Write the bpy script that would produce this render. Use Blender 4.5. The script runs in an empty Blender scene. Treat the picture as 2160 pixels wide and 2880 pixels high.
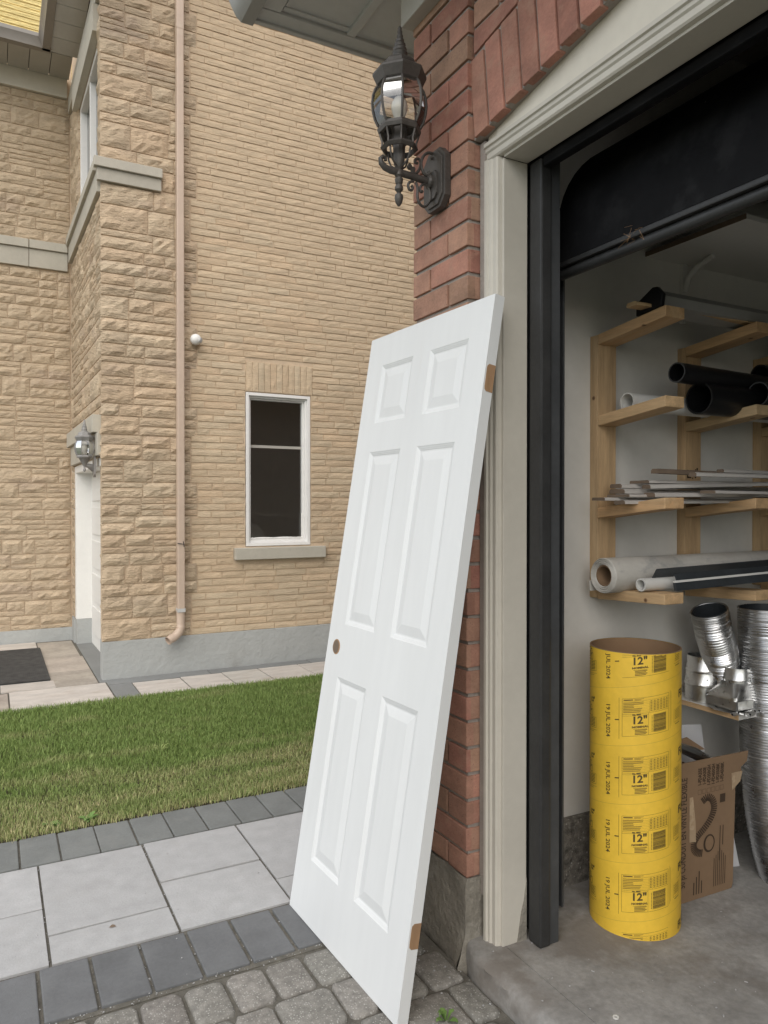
import bpy, bmesh, math, random
import numpy as np
from mathutils import Vector, Matrix, noise
R = math.radians
rnd = random.Random(7)
S = bpy.context.scene
COL = S.collection

# ------------------------------------------------------------------ camera
CAMZ = 1.395
cd = bpy.data.cameras.new('camera'); cam = bpy.data.objects.new('camera', cd); COL.objects.link(cam)
cam.location = (0, 0, CAMZ); cam.rotation_euler = (R(89.5), 0, R(-27.9))
cd.sensor_fit = 'VERTICAL'; cd.sensor_height = 36.0; cd.lens = 36.0*2080/2880
cd.clip_start = .05; cd.clip_end = 600
S.camera = cam
# ------------------------------------------------------------------ light
SUN_EL = 44.0; SUN_AZ = 31.0      # elevation; degrees off the line to the stone house
SUN_DIR = Vector((math.sin(R(SUN_AZ))*math.cos(R(SUN_EL)), math.cos(R(SUN_AZ))*math.cos(R(SUN_EL)), -math.sin(R(SUN_EL))))     # the way the light travels
W = bpy.data.worlds.new('World'); S.world = W; W.use_nodes = True
wn = W.node_tree.nodes; wl = W.node_tree.links
sky = wn.new('ShaderNodeTexSky'); sky.sky_type = 'NISHITA'; sky.sun_disc = False
sky.sun_elevation = R(SUN_EL); sky.sun_rotation = R(180+SUN_AZ)
sky.air_density = 1.0; sky.dust_density = 1.2; sky.ozone_density = .8
bg = wn['Background']; bg.inputs['Strength'].default_value = .15
veil = wn.new('ShaderNodeMix'); veil.data_type = 'RGBA'; veil.inputs['Factor'].default_value = .62      # a thin even cloud veil
veil.inputs['B'].default_value = (6.0, 6.02, 5.9, 1)
wl.new(sky.outputs['Color'], veil.inputs['A']); wl.new(veil.outputs['Result'], bg.inputs['Color'])
sl = bpy.data.lights.new('sun', 'SUN'); sl.energy = 1.08; sl.angle = R(65); sl.color = (1, .93, .82)
sun = bpy.data.objects.new('sun', sl); COL.objects.link(sun)
sun.rotation_euler = SUN_DIR.to_track_quat('-Z', 'Y').to_euler(); sun.location = (0, -20, 20)
# ------------------------------------------------------------------ view
vs = S.view_settings
vs.view_transform = 'Standard'; vs.look = 'None'; vs.gamma = 1; vs.use_curve_mapping = False
vs.exposure = .76
S.cycles.max_bounces = 10; S.cycles.diffuse_bounces = 5; S.cycles.glossy_bounces = 4
S.cycles.transparent_max_bounces = 12; S.cycles.transmission_bounces = 8
S.cycles.use_denoising = True

# ================================================================== materials
def mat(name, col, rough=.7, var=.12, vscale=6, rand=.0, bump=.0, bscale=60, stretch=(1, 1, 1), metal=0, spec=.4,
        col2=None, spots=None, blot=None, bdist=.01, hue=None, coords='world'):
    """A procedural surface: tone variation at two sizes, a tint per object, relief and optional specks."""
    m = bpy.data.materials.new(name); m.use_nodes = True
    N = m.node_tree.nodes; L = m.node_tree.links; b = N['Principled BSDF']
    b.inputs['Roughness'].default_value = rough; b.inputs['Metallic'].default_value = metal
    b.inputs['Specular IOR Level'].default_value = spec
    if coords == 'world':
        g = N.new('ShaderNodeNewGeometry'); pos = g.outputs['Position']
    else:
        g = N.new('ShaderNodeTexCoord'); pos = g.outputs['Object']
    mp = N.new('ShaderNodeMapping'); mp.inputs['Scale'].default_value = stretch; L.new(pos, mp.inputs['Vector'])
    def nz(scale, detail=5, rough_=.6):
        n = N.new('ShaderNodeTexNoise'); n.inputs['Scale'].default_value = scale; n.inputs['Detail'].default_value = detail
        n.inputs['Roughness'].default_value = rough_; L.new(mp.outputs[0], n.inputs['Vector']); return n.outputs['Fac']
    def ramp(fac, a, c, lo=.3, hi=.7):
        r = N.new('ShaderNodeMapRange'); r.inputs['From Min'].default_value = lo; r.inputs['From Max'].default_value = hi
        r.inputs['To Min'].default_value = a; r.inputs['To Max'].default_value = c; L.new(fac, r.inputs['Value']); return r.outputs[0]
    def mix(f, a, c, mode='MIX'):
        x = N.new('ShaderNodeMix'); x.data_type = 'RGBA'; x.blend_type = mode
        for s, v in ((x.inputs['Factor'], f), (x.inputs['A'], a), (x.inputs['B'], c)):
            if hasattr(v, 'links'): L.new(v, s)
            elif isinstance(v, (int, float)): s.default_value = v
            else: s.default_value = (*v, 1)
        return x.outputs['Result']
    c = tuple(col)
    if col2 is not None:
        c = mix(ramp(nz(vscale*.6, 6), 0, 1, .38, .62), c, col2)
    n1 = ramp(nz(vscale), 1-var, 1+var)
    h = N.new('ShaderNodeHueSaturation'); h.inputs['Hue'].default_value = .5; h.inputs['Saturation'].default_value = 1
    if hasattr(c, 'links'): L.new(c, h.inputs['Color'])
    else: h.inputs['Color'].default_value = (*c, 1)
    n2 = ramp(nz(vscale*9, 3), 1-var*.5, 1+var*.5)
    mm = N.new('ShaderNodeMath'); mm.operation = 'MULTIPLY'; L.new(n1, mm.inputs[0]); L.new(n2, mm.inputs[1])
    v = mm.outputs[0]
    if rand:
        oi = N.new('ShaderNodeObjectInfo')
        rr = ramp(oi.outputs['Random'], 1-rand, 1+rand, 0, 1)
        m2 = N.new('ShaderNodeMath'); m2.operation = 'MULTIPLY'; L.new(v, m2.inputs[0]); L.new(rr, m2.inputs[1]); v = m2.outputs[0]
        if hue:
            wn_ = N.new('ShaderNodeTexWhiteNoise'); wn_.noise_dimensions = '1D'; L.new(oi.outputs['Random'], wn_.inputs['W'])
            L.new(ramp(wn_.outputs['Value'], .5-hue, .5+hue, 0, 1), h.inputs['Hue'])
            L.new(ramp(wn_.outputs['Value'], 1.05, .93, 0, 1), h.inputs['Saturation'])
    L.new(v, h.inputs['Value'])
    out = h.outputs['Color']
    if blot:      # (colour, scale, threshold, amount)
        out = mix(ramp(nz(blot[1], 7, .65), 0, blot[3], blot[2], blot[2]+.12), out, blot[0])
    if spots:     # (colour, scale, radius)
        vo = N.new('ShaderNodeTexVoronoi'); vo.inputs['Scale'].default_value = spots[1]; L.new(pos, vo.inputs['Vector'])
        wn2 = N.new('ShaderNodeSeparateColor'); L.new(vo.outputs['Color'], wn2.inputs[0])
        f1 = ramp(vo.outputs['Distance'], 1, 0, spots[2]*.6, spots[2])
        f2 = ramp(wn2.outputs[0], 0, 1, spots[3]-.02, spots[3])
        m3 = N.new('ShaderNodeMath'); m3.operation = 'MULTIPLY'; L.new(f1, m3.inputs[0]); L.new(f2, m3.inputs[1])
        out = mix(m3.outputs[0], out, spots[0])
    L.new(out, b.inputs['Base Color'])
    L.new(ramp(nz(vscale*2), max(.02, rough-.1), min(1, rough+.08)), b.inputs['Roughness'])
    if bump:
        bp = N.new('ShaderNodeBump'); bp.inputs['Strength'].default_value = bump; bp.inputs['Distance'].default_value = bdist
        L.new(nz(bscale, 8, .62), bp.inputs['Height']); L.new(bp.outputs[0], b.inputs['Normal'])
    return m

def glassmat(name, tint=(.9, .9, .9), rough=.02, gloss=.12):
    m = bpy.data.materials.new(name); m.use_nodes = True
    N = m.node_tree.nodes; L = m.node_tree.links; o = N['Material Output']; N.remove(N['Principled BSDF'])
    t = N.new('ShaderNodeBsdfTransparent'); t.inputs[0].default_value = (*tint, 1)
    g = N.new('ShaderNodeBsdfGlossy'); g.inputs['Roughness'].default_value = rough
    f = N.new('ShaderNodeFresnel'); f.inputs['IOR'].default_value = 1.6
    a = N.new('ShaderNodeMath'); a.operation = 'MULTIPLY_ADD'; a.inputs[1].default_value = 1.0; a.inputs[2].default_value = gloss; L.new(f.outputs[0], a.inputs[0])
    x = N.new('ShaderNodeMixShader'); L.new(a.outputs[0], x.inputs[0]); L.new(t.outputs[0], x.inputs[1]); L.new(g.outputs[0], x.inputs[2])
    L.new(x.outputs[0], o.inputs[0]); return m

M = {}
M['sandstone'] = mat('sandstone', (.525, .41, .285), .9, .15, 7, .08, .9, 34, (.7, .7, 1.9), hue=.004, bdist=.02, blot=((.42, .32, .245), 2.2, .55, .5))
M['tan_brick'] = mat('tan_brick', (.59, .462, .318), .92, .13, 9, .07, .6, 60, (.55, .55, 2.2), hue=.004, bdist=.012)
M['tan_mortar'] = mat('tan_mortar', (.59, .462, .33), .95, .1, 10, 0, .3, 120)
M['sunlit_upper_brick'] = mat('sunlit_upper_brick', (.78, .62, .27), .9, .2, 7, 0, .8, 9, (.6, 1, 6), bdist=.05)  # bright yellow base puts warm sunlight into the wall's colour
M['limestone'] = mat('limestone', (.45, .42, .355), .85, .07, 3, .05, .15, 90)
M['plinth_paint'] = mat('plinth_paint', (.385, .395, .385), .75, .05, 2.5, 0, .55, 13, bdist=.02, blot=((.30, .295, .275), 3, .58, .5))
M['red_brick'] = mat('red_brick', (.33, .177, .125), .9, .2, 11, .16, .45, 110, (1, 1, 1.4), hue=.014, bdist=.004, blot=((.37, .22, .16), 14, .52, .55), spots=((.10, .06, .045), 150, .22, .90))
M['grey_mortar'] = mat('grey_mortar', (.30, .265, .235), .95, .12, 14, 0, .5, 150, bdist=.006)
M['parging'] = mat('parging', (.235, .215, .18), .95, .2, 6, 0, .8, 45, bdist=.015, blot=((.33, .31, .27), 7, .55, .7))
M['cream_paint'] = mat('cream_paint', (.50, .47, .41), .55, .05, 3, 0, .08, 80, blot=((.42, .38, .32), 8, .66, .4))
M['panel_paint'] = mat('panel_paint', (.60, .56, .48), .6, .05, 3, 0, .05, 60)
M['black_rubber'] = mat('black_rubber', (.032, .032, .032), .5, .2, 8, 0, .1, 60)
M['door_black'] = mat('door_black', (.008, .008, .009), .7, .35, 2.2, 0, .12, 400, spec=.12, bdist=.002, spots=((.45, .44, .42), 26, .05, .86), blot=((.022, .022, .023), 7, .5, .5))
M['track_steel'] = mat('track_steel', (.075, .078, .082), .5, .15, 5, metal=.3)
M['soffit_grey'] = mat('soffit_grey', (.52, .52, .51), .5, .06, 3)
M['gutter_grey'] = mat('gutter_grey', (.30, .30, .29), .35, .06, 4, spec=.6)
M['gutter_brown'] = mat('gutter_brown', (.27, .245, .22), .4, .05, 4)
M['frieze_paint'] = mat('frieze_paint', (.42, .40, .36), .6, .05, 3)
M['door_white'] = mat('door_white', (.665, .675, .675), .45, .03, 3, 0, .04, 90, (1, 1, .08), bdist=.003, blot=((.60, .585, .55), 9, .64, .35))
M['white_paint'] = mat('white_paint', (.78, .77, .74), .5, .03, 4)
M['upvc'] = mat('upvc', (.80, .79, .77), .35, .03, 6)
M['bare_wood'] = mat('bare_wood', (.33, .20, .11), .8, .15, 12, 0, .2, 60, (1, 1, .3))
M['drywall'] = mat('drywall', (.62, .60, .56), .85, .05, 2.5, 0, .06, 40, blot=((.36, .33, .29), 9, .68, .5))
M['ceiling_paint'] = mat('ceiling_paint', (.45, .43, .4), .9, .05, 2)
M['concrete'] = mat('concrete', (.275, .265, .25), .88, .26, 6, 0, .35, 30, bdist=.008, blot=((.175, .155, .135), 3.2, .50, .8), spots=((.75, .74, .7), 30, .05, .93))
M['aggregate'] = mat('aggregate', (.2, .185, .16), .95, .5, 45, 0, 1, 70, bdist=.02, spots=((.42, .4, .36), 75, .3, .55))
M['slab'] = mat('slab', (.395, .393, .392), .85, .09, 14, .05, .35, 130, bdist=.004, blot=((.365, .355, .348), 4, .54, .5), spots=((.22, .21, .2), 140, .16, .85))
M['dark_paver'] = mat('dark_paver', (.135, .138, .142), .85, .12, 9, .08, .3, 140, bdist=.004, blot=((.16, .165, .168), 6, .52, .6))
M['grey_paver'] = mat('grey_paver', (.175, .182, .176), .85, .12, 9, .07, .3, 140, bdist=.004, blot=((.21, .215, .205), 6, .52, .6))
M['tumbled_paver'] = mat('tumbled_paver', (.235, .222, .20), .92, .28, 40, .12, .7, 120, hue=.015, bdist=.006, spots=((.38, .37, .34), 150, .42, .60))
M['joint_sand'] = mat('joint_sand', (.135, .125, .105), 1, .3, 30, 0, .6, 220, bdist=.006, spots=((.4, .38, .34), 90, .14, .95))
M['pale_slab'] = mat('pale_slab', (.49, .455, .41), .8, .14, 5, .12, .1, 80, (1, 2.5, 1), hue=.01, blot=((.40, .34, .28), 3.4, .53, .6))
M['tan_slab'] = mat('tan_slab', (.38, .335, .285), .8, .2, 3.5, .12, .1, 80, hue=.01, blot=((.48, .43, .36), 3, .52, .7))
M['grey_slab'] = mat('grey_slab', (.21, .215, .21), .85, .1, 4, .08, .1, 80)
M['doormat'] = mat('doormat', (.085, .082, .078), 1, .3, 18, 0, .9, 260, bdist=.01)
M['soil'] = mat('soil', (.06, .05, .03), 1, .4, 14, 0, .6, 80)
M['ground'] = mat('ground', (.13, .14, .10), 1, .3, .6)
M['aluminium_beige'] = mat('aluminium_beige', (.55, .43, .34), .42, .05, 3, blot=((.62, .53, .42), 5, .6, .5))
M['lamp_metal'] = mat('lamp_metal', (.075, .068, .062), .48, .25, 14, metal=.25, bump=.08, bscale=200, bdist=.002)
M['lamp_grey'] = mat('lamp_grey', (.27, .26, .25), .5, .2, 14, metal=.2)
M['lamp_glass'] = glassmat('lamp_glass', (.84, .83, .81), .03, .035)
M['pane_glass'] = glassmat('pane_glass', (.72, .72, .70), .02, .17)
M['room_grey'] = mat('room_grey', (.60, .57, .52), .9, .1, 1.5)
M['window_glass'] = mat('window_glass', (.036, .032, .029), .04, .05, 3, spec=.55)
M['bulb'] = mat('bulb', (.75, .73, .68), .2, .02, 4)
M['pine'] = mat('pine', (.50, .335, .18), .7, .22, 34, .08, .1, 50, (1, .07, 1), hue=.006, blot=((.60, .43, .25), 20, .52, .6), spots=((.14, .07, .035), 10, .11, .66))
M['pine_post'] = mat('pine_post', (.46, .31, .17), .7, .22, 34, .07, .1, 50, (1, 1, .07), hue=.006, blot=((.58, .42, .25), 20, .52, .6), spots=((.13, .07, .035), 10, .11, .66))
M['abs'] = mat('abs', (.010, .010, .011), .38, .1, 6)
M['abs_rim'] = mat('abs_rim', (.06, .06, .062), .5, .1, 6)
M['pvc'] = mat('pvc', (.62, .61, .58), .4, .03, 6)
M['grey_pvc'] = mat('grey_pvc', (.28, .28, .27), .45, .04, 6)
M['moulding'] = mat('moulding', (.52, .49, .46), .5, .05, 6, .1)
M['mdf'] = mat('mdf', (.17, .125, .09), .85, .12, 12)
M['vinyl_roll'] = mat('vinyl_roll', (.50, .48, .44), .42, .08, 3, 0, .3, 10, (1.5, 1, 3), bdist=.01, blot=((.27, .27, .27), 5, .54, .8))
M['cardboard'] = mat('cardboard', (.225, .145, .085), .85, .07, 4, 0, .06, 90)
M['tube_card'] = mat('tube_card', (.22, .135, .075), .85, .06, 4)
M['tube_yellow'] = mat('tube_yellow', (.74, .475, .045), .58, .08, 5, 0, .05, 30, spec=.45)
M['tube_seam'] = mat('tube_seam', (.40, .27, .05), .6, .1, 6)
M['ink'] = mat('ink', (.075, .054, .018), .7, .1, 20)
M['box_ink'] = mat('box_ink', (.055, .034, .02), .8, .1, 20)
M['foil'] = mat('foil', (.66, .66, .66), .33, .05, 8, metal=1)
M['galvanised'] = mat('galvanised', (.70, .70, .69), .33, .1, 14, metal=1)
M['dark_steel'] = mat('dark_steel', (.045, .05, .055), .4, .2, 6, metal=.2)
M['paper'] = mat('paper', (.50, .50, .51), .8, .03, 5)
M['tape'] = mat('tape', (.42, .31, .2), .25, .08, 8)
M['pale_weed'] = mat('pale_weed', (.30, .36, .12), .7, .2, 30)
M['weed'] = mat('weed', (.13, .22, .055), .7, .2, 30)

# ================================================================== mesh helpers
class MB:
    def __init__(s): s.v = []; s.f = []
    def add(s, v, f):
        o = len(s.v); s.v += [tuple(p) for p in v]; s.f += [tuple(i+o for i in q) for q in f]; return s
    def box(s, x0, x1, y0, y1, z0, z1, mtx=None):
        v = [(x, y, z) for z in (z0, z1) for y in (y0, y1) for x in (x0, x1)]
        if mtx is not None: v = [mtx @ Vector(p) for p in v]
        return s.add(v, [(0, 2, 3, 1), (4, 5, 7, 6), (0, 1, 5, 4), (2, 6, 7, 3), (0, 4, 6, 2), (1, 3, 7, 5)])
    def prism(s, poly, a, b, axis):
        """poly: 2D outline; extruded from a to b along axis 'x','y' or 'z' (2D pairs are the other two axes in order)."""
        def p3(p, t): return {'x': (t, p[0], p[1]), 'y': (p[0], t, p[1]), 'z': (p[0], p[1], t)}[axis]
        n = len(poly); v = [p3(p, a) for p in poly]+[p3(p, b) for p in poly]
        return s.add(v, [tuple(range(n))[::-1], tuple(range(n, 2*n))]+[(i, (i+1) % n, n+(i+1) % n, n+i) for i in range(n)])
    def tube(s, pts, r, n=8, cap=True, flat=1.0):
        pts = [Vector(p) for p in pts]; k = len(pts); rs = r if hasattr(r, '__len__') else [r]*k
        t0 = (pts[1]-pts[0]).normalized(); up = Vector((0, 0, 1)) if abs(t0.z) < .9 else Vector((1, 0, 0))
        u = t0.cross(up).normalized(); v = []
        for i in range(k):
            t = (pts[min(i+1, k-1)]-pts[max(i-1, 0)]).normalized()
            u = (u-t*u.dot(t)).normalized(); w = t.cross(u)
            for j in range(n):
                a = 2*math.pi*j/n; v.append(pts[i]+(u*math.cos(a)+w*math.sin(a)*flat)*rs[i])
        f = [(i*n+j, i*n+(j+1) % n, (i+1)*n+(j+1) % n, (i+1)*n+j) for i in range(k-1) for j in range(n)]
        if cap: f += [tuple(range(n))[::-1], tuple((k-1)*n+j for j in range(n))]
        return s.add(v, f)
    def lathe(s, prof, n=16, mtx=None, cap=True, a0=0.0):
        v = []
        for r, z in prof:
            for j in range(n):
                a = 2*math.pi*j/n+a0; v.append(Vector((r*math.cos(a), r*math.sin(a), z)))
        k = len(prof)
        f = [(i*n+j, i*n+(j+1) % n, (i+1)*n+(j+1) % n, (i+1)*n+j) for i in range(k-1) for j in range(n)]
        if cap: f += [tuple(range(n))[::-1], tuple((k-1)*n+j for j in range(n))]
        if mtx is not None: v = [mtx @ p for p in v]
        return s.add(v, f)
    def mesh(s, name, m, smooth=False, bevel=0, fix=True):
        me = bpy.data.meshes.new(name); me.from_pydata([tuple(p) for p in s.v], [], s.f)
        if fix or bevel:
            bm = bmesh.new(); bm.from_mesh(me)
            if fix: bmesh.ops.recalc_face_normals(bm, faces=bm.faces)
            if bevel: bmesh.ops.bevel(bm, geom=[e for e in bm.edges if e.calc_face_angle(0) > .5], offset=bevel, segments=2, profile=.6, affect='EDGES')
            bm.to_mesh(me); bm.free()
        if m is not None: me.materials.append(M[m] if isinstance(m, str) else m)
        if smooth:
            me.polygons.foreach_set('use_smooth', [True]*len(me.polygons))
            if smooth != 'all': me.set_sharp_from_angle(angle=R(smooth if isinstance(smooth, (int, float)) and smooth is not True else 40))
        return me

def link(name, me, parent=None, loc=(0, 0, 0), rot=(0, 0, 0), kind=None, scale=(1, 1, 1)):
    """loc and rot are in the world; the parent's own place is taken out."""
    o = bpy.data.objects.new(name, me); COL.objects.link(o)
    o.location = loc; o.rotation_euler = rot; o.scale = scale
    if parent is not None:
        o.parent = parent; o.matrix_parent_inverse = WM[parent.name].inverted()
    WM[o.name] = Matrix.LocRotScale(Vector(loc), Matrix.Identity(3) if not any(rot) else __import__('mathutils').Euler(rot).to_matrix(), Vector(scale))
    if kind: o['kind'] = kind
    return o
WM = {}
def part(name, mb, m, parent, smooth=False, bevel=0, kind=None, **k):
    return link(name, mb.mesh(name, m, smooth, bevel), parent, kind=kind, **k)
def tag(o, label, cat, group=None):
    o['label'] = label; o['category'] = cat
    if group: o['group'] = group
    return o
def thing(name, loc, label, cat, group=None):
    o = bpy.data.objects.new(name, None); COL.objects.link(o); o.location = loc; o.empty_display_size = .1
    WM[o.name] = Matrix.Translation(Vector(loc)); return tag(o, label, cat, group)
def struct(name, mb, m, **k): return part(name, mb, m, None, kind='structure', **k)
def B(*a): return MB().box(*a)

def rock(w, h, d, nx, ny, bulge, rough, seed, chamf=.004, name='stone', m='sandstone'):
    """Split-faced block: local x along the wall, z up, the face at -y; back at 0."""
    v = []; f = []
    for j in range(ny+1):
        for i in range(nx+1):
            a = i/nx; b = j/ny
            x = (a-.5)*w; z = (b-.5)*h
            ex = min(a, 1-a)*w; ez = min(b, 1-b)*h
            e = min(1, min(ex, ez)/.028)
            q = Vector((x*9+seed*3.1, seed*1.7, z*13))
            dd = d+e*(bulge*(.35+.9*abs(noise.noise(q)))+rough*noise.noise(q*2.7))
            if 0 < i < nx: x += noise.noise(q+Vector((5, 0, 0)))*w/nx*.25
            if 0 < j < ny: z += noise.noise(q+Vector((0, 9, 0)))*h/ny*.3
            if i in (0, nx): x += noise.noise(q*.8)*.004
            if j in (0, ny): z += noise.noise(q*.8+Vector((3, 3, 3)))*.003
            v.append((x, -dd, z))
    f = [(j*(nx+1)+i, j*(nx+1)+i+1, (j+1)*(nx+1)+i+1, (j+1)*(nx+1)+i) for j in range(ny) for i in range(nx)]
    ring = [i for i in range(nx+1)]+[j*(nx+1)+nx for j in range(1, ny+1)]+[ny*(nx+1)+i for i in range(nx-1, -1, -1)]+[j*(nx+1) for j in range(ny-1, 0, -1)]
    o = len(v); n = len(ring)
    v += [(v[i][0], .004, v[i][2]) for i in ring]
    f += [(ring[(k+1) % n], ring[k], o+k, o+(k+1) % n) for k in range(n)]
    return v, f
def mesh_vf(name, v, f, m, smooth=None):
    me = bpy.data.meshes.new(name); me.from_pydata(v, [], f); me.materials.append(M[m])
    if smooth:
        me.polygons.foreach_set('use_smooth', [True]*len(me.polygons)); me.set_sharp_from_angle(angle=R(smooth))
    return me
def place_pieces(pieces, parent, name, m, cap=300, rest='rest', smooth=None):
    """pieces: (distance key, v, f, location, z rotation, y-axis tilt). The nearest become objects, the rest one stuff part."""
    pieces.sort(key=lambda p: p[0])
    for p in pieces[:cap]:
        link(name, mesh_vf(name, p[1], p[2], m, smooth), parent, p[3], (0, p[5] if len(p) > 5 else 0, p[4]))
    if len(pieces) > cap:
        mb = MB()
        for p in pieces[cap:]:
            t = Matrix.Translation(Vector(p[3])) @ Matrix.Rotation(p[4], 4, 'Z')
            mb.add([t @ Vector(q) for q in p[1]], p[2])
        me = mesh_vf(rest, mb.v, mb.f, m, smooth); link(rest, me, parent, kind='stuff')
def dist(p): return (Vector(p)-Vector((0, 0, CAMZ))).length

def text_vf(s, size, bold=0.0, res=2):
    c = bpy.data.curves.new('t', 'FONT'); c.body = s; c.size = size; c.resolution_u = res; c.offset = bold
    c.align_x = 'CENTER'; c.align_y = 'CENTER'
    o = bpy.data.objects.new('t', c); me = o.to_mesh()
    v = [tuple(p.co) for p in me.vertices]; f = [tuple(p.vertices) for p in me.polygons]
    o.to_mesh_clear(); bpy.data.objects.remove(o); bpy.data.curves.remove(c)
    return [(p[0], p[1]) for p in v], f

# ================================================================== ground
g = MB(); n = 24
g.add([(-300, -300, -.06), (300, -300, -.06), (300, 300, -.06), (-300, 300, -.06)], [(0, 1, 2, 3)])
struct('ground', g, 'ground')

# ================================================================== the neighbour's stone house
FW = 6.26; CU = .775; BW = 8.35; CU2 = .735
SD = Vector((CU2-CU, BW-FW, 0)).normalized()          # along the side face, away from us
SROT = math.atan2(SD.x, -SD.y) - 0                     # only used for reference
sh = thing('stone_house', (2.4, 8.0, 0), 'tan house of split-faced stone and thin brick across the lawn', 'house')
wall = MB()
G = .03                                                # how far the pieces' backs lie behind the nominal face
WX0, WX1, WZ0, WZ1 = 1.952, 2.562, 1.035, 2.39
yb = FW+.012
# front wall around the window, side wall around door and window
def wall_rects(x0, x1, z0, z1, holes):
    xs = sorted({x0, x1, *[h[0] for h in holes], *[h[1] for h in holes]}); zs = sorted({z0, z1, *[h[2] for h in holes], *[h[3] for h in holes]})
    for a, b in zip(xs, xs[1:]):
        for c, d in zip(zs, zs[1:]):
            if not any(h[0] <= a and b <= h[1] and h[2] <= c and d <= h[3] for h in holes): yield a, b, c, d
for a, b, c, d in wall_rects(CU+.01, 9.0, .30, 6.1, [(WX0, WX1, WZ0, WZ1)]): wall.box(a, b, yb, yb+.2, c, d)
side = Matrix(((SD.x, -SD.y, 0, CU), (SD.y, SD.x, 0, FW), (0, 0, 1, 0), (0, 0, 0, 1)))   # local x along the face, local -y... faces the yard
SL = (Vector((CU2, BW, 0))-Vector((CU, FW, 0))).length
DO = (.10, 1.88, -.03, 1.79); WO = (.20, 1.42, 4.19, 5.20)
inn = Matrix.Scale(-1, 4, (0, 1, 0))
for a, b, c, d in wall_rects(.01, SL, .20, 6.1, [DO, WO]): wall.box(a, b, -.2, -.012, c, d, side)
wall.box(-3.0, CU2+.01, BW+.012, BW+.2, .12, 6.1)
wl_ = part('wall', wall, 'tan_mortar', sh)
# plinths
pl = MB(); pl.box(CU+.004, 9, FW-.004, FW+.2, -.1, .303); pl.box(-3, CU2+.004, BW-.004, BW+.2, -.2, .128)
pl.box(1.885, SL-.005, -.2, .004, -.2, .245, side)
pl.box(-.004, DO[0]-.002, -.2, .004, -.1, .303, side); pl.box(DO[1]-.105, DO[1]+.004, -.188, -.006, -.1, .247, side)
part('plinth', pl, 'plinth_paint', sh, bevel=.004)
# pieces
stones = []; bricks = []
def pt_front(x, z): return (x, FW, z)
def add_stone(face, x0, x1, z0, z1, seed):
    g_ = .0045; w = x1-x0-2*g_; h = z1-z0-2*g_
    if w < .02 or h < .015: return
    nx = max(4, min(9, round(w/.042))); ny = max(3, min(5, round(h/.032)))
    v, f = rock(w, h, .010, nx, ny, .022 if h > .07 else .013, .011, seed)
    xm = (x0+x1)/2; zm = (z0+z1)/2
    if face == 'front': loc = (xm, FW+.012, zm); rz = 0
    elif face == 'back': loc = (xm, BW+.012, zm); rz = 0
    else:
        p = side @ Vector((xm, -.012, 0)); loc = (p.x, p.y, zm); rz = math.atan2(SD.y, SD.x)+math.pi
        v = [(-a, b, c) for a, b, c in v]; f = [q[::-1] for q in f]; v = [(-a, b, c) for a, b, c in v]; f = [q[::-1] for q in f]
    stones.append((dist(loc), v, f, loc, rz))
def ashlar(face, x0, x1, z0, z1, holes, seed, teeth=None):
    rr = random.Random(seed); z = z0
    while z < z1-.02:
        h = rr.choice([.10, .125, .15, .18, .20, .15]); 
        if z1-z-h < .07: h = z1-z
        xe = teeth(z+h/2) if teeth else x1
        x = x0
        while x < xe-.01:
            w = rr.uniform(.16, .42)
            if xe-x-w < .11: w = xe-x
            cuts = [0, 1]
            r = rr.random()
            if h > .12 and r < .62: cuts = rr.choice([[0, .38, 1], [0, .62, 1], [0, .5, 1], [0, .33, 1], [0, .34, .67, 1]])
            for a, b in zip(cuts, cuts[1:]):
                segs = [(x, x+w)]
                if w > .30 and (b-a) > .5 and rr.random() < .35: xm = x+w*rr.uniform(.35, .65); segs = [(x, xm), (xm, x+w)]
                for s0, s1 in segs:
                    c0, c1 = z+a*h, z+b*h
                    for hx0, hx1, hz0, hz1 in holes:            # trim at openings
                        if s0 < hx1 and s1 > hx0 and c0 < hz1 and c1 > hz0:
                            if c0 < hz0-.03 and not (c1 > hz1): c1 = hz0
                            elif c1 > hz1+.03: c0 = hz1
                            elif s0 < hx0-.03: s1 = hx0
                            elif s1 > hx1+.03: s0 = hx1
                            else: s1 = s0
                    if s1-s0 > .03 and c1-c0 > .02: add_stone(face, s0, s1, c0, c1, rr.random()*50)
            x += w
        z += h
def teeth(z): return 1.475 if int(z/.33+.15) % 2 else 1.53
BND0, BND1 = 3.97, 4.145
ashlar('front', CU-.012, 1.5, .30, 5.95, [(CU-.1, 1.245, BND0, BND1)], 11, teeth)
ashlar('side', .012, SL-.005, .25, 5.42, [(DO[0]-.02, DO[1]+.02, 0, 2.135), (-.1, SL, BND0-.075, BND1+.02), (WO[0], WO[1], WO[2], 5.45)], 23)
ashlar('back', -.9, CU2-.012, .125, 5.6, [(-1, 1, 3.815, 4.09)], 37)
place_pieces(stones, wl_, 'stone', 'sandstone', 300, 'distant_stones')
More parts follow.
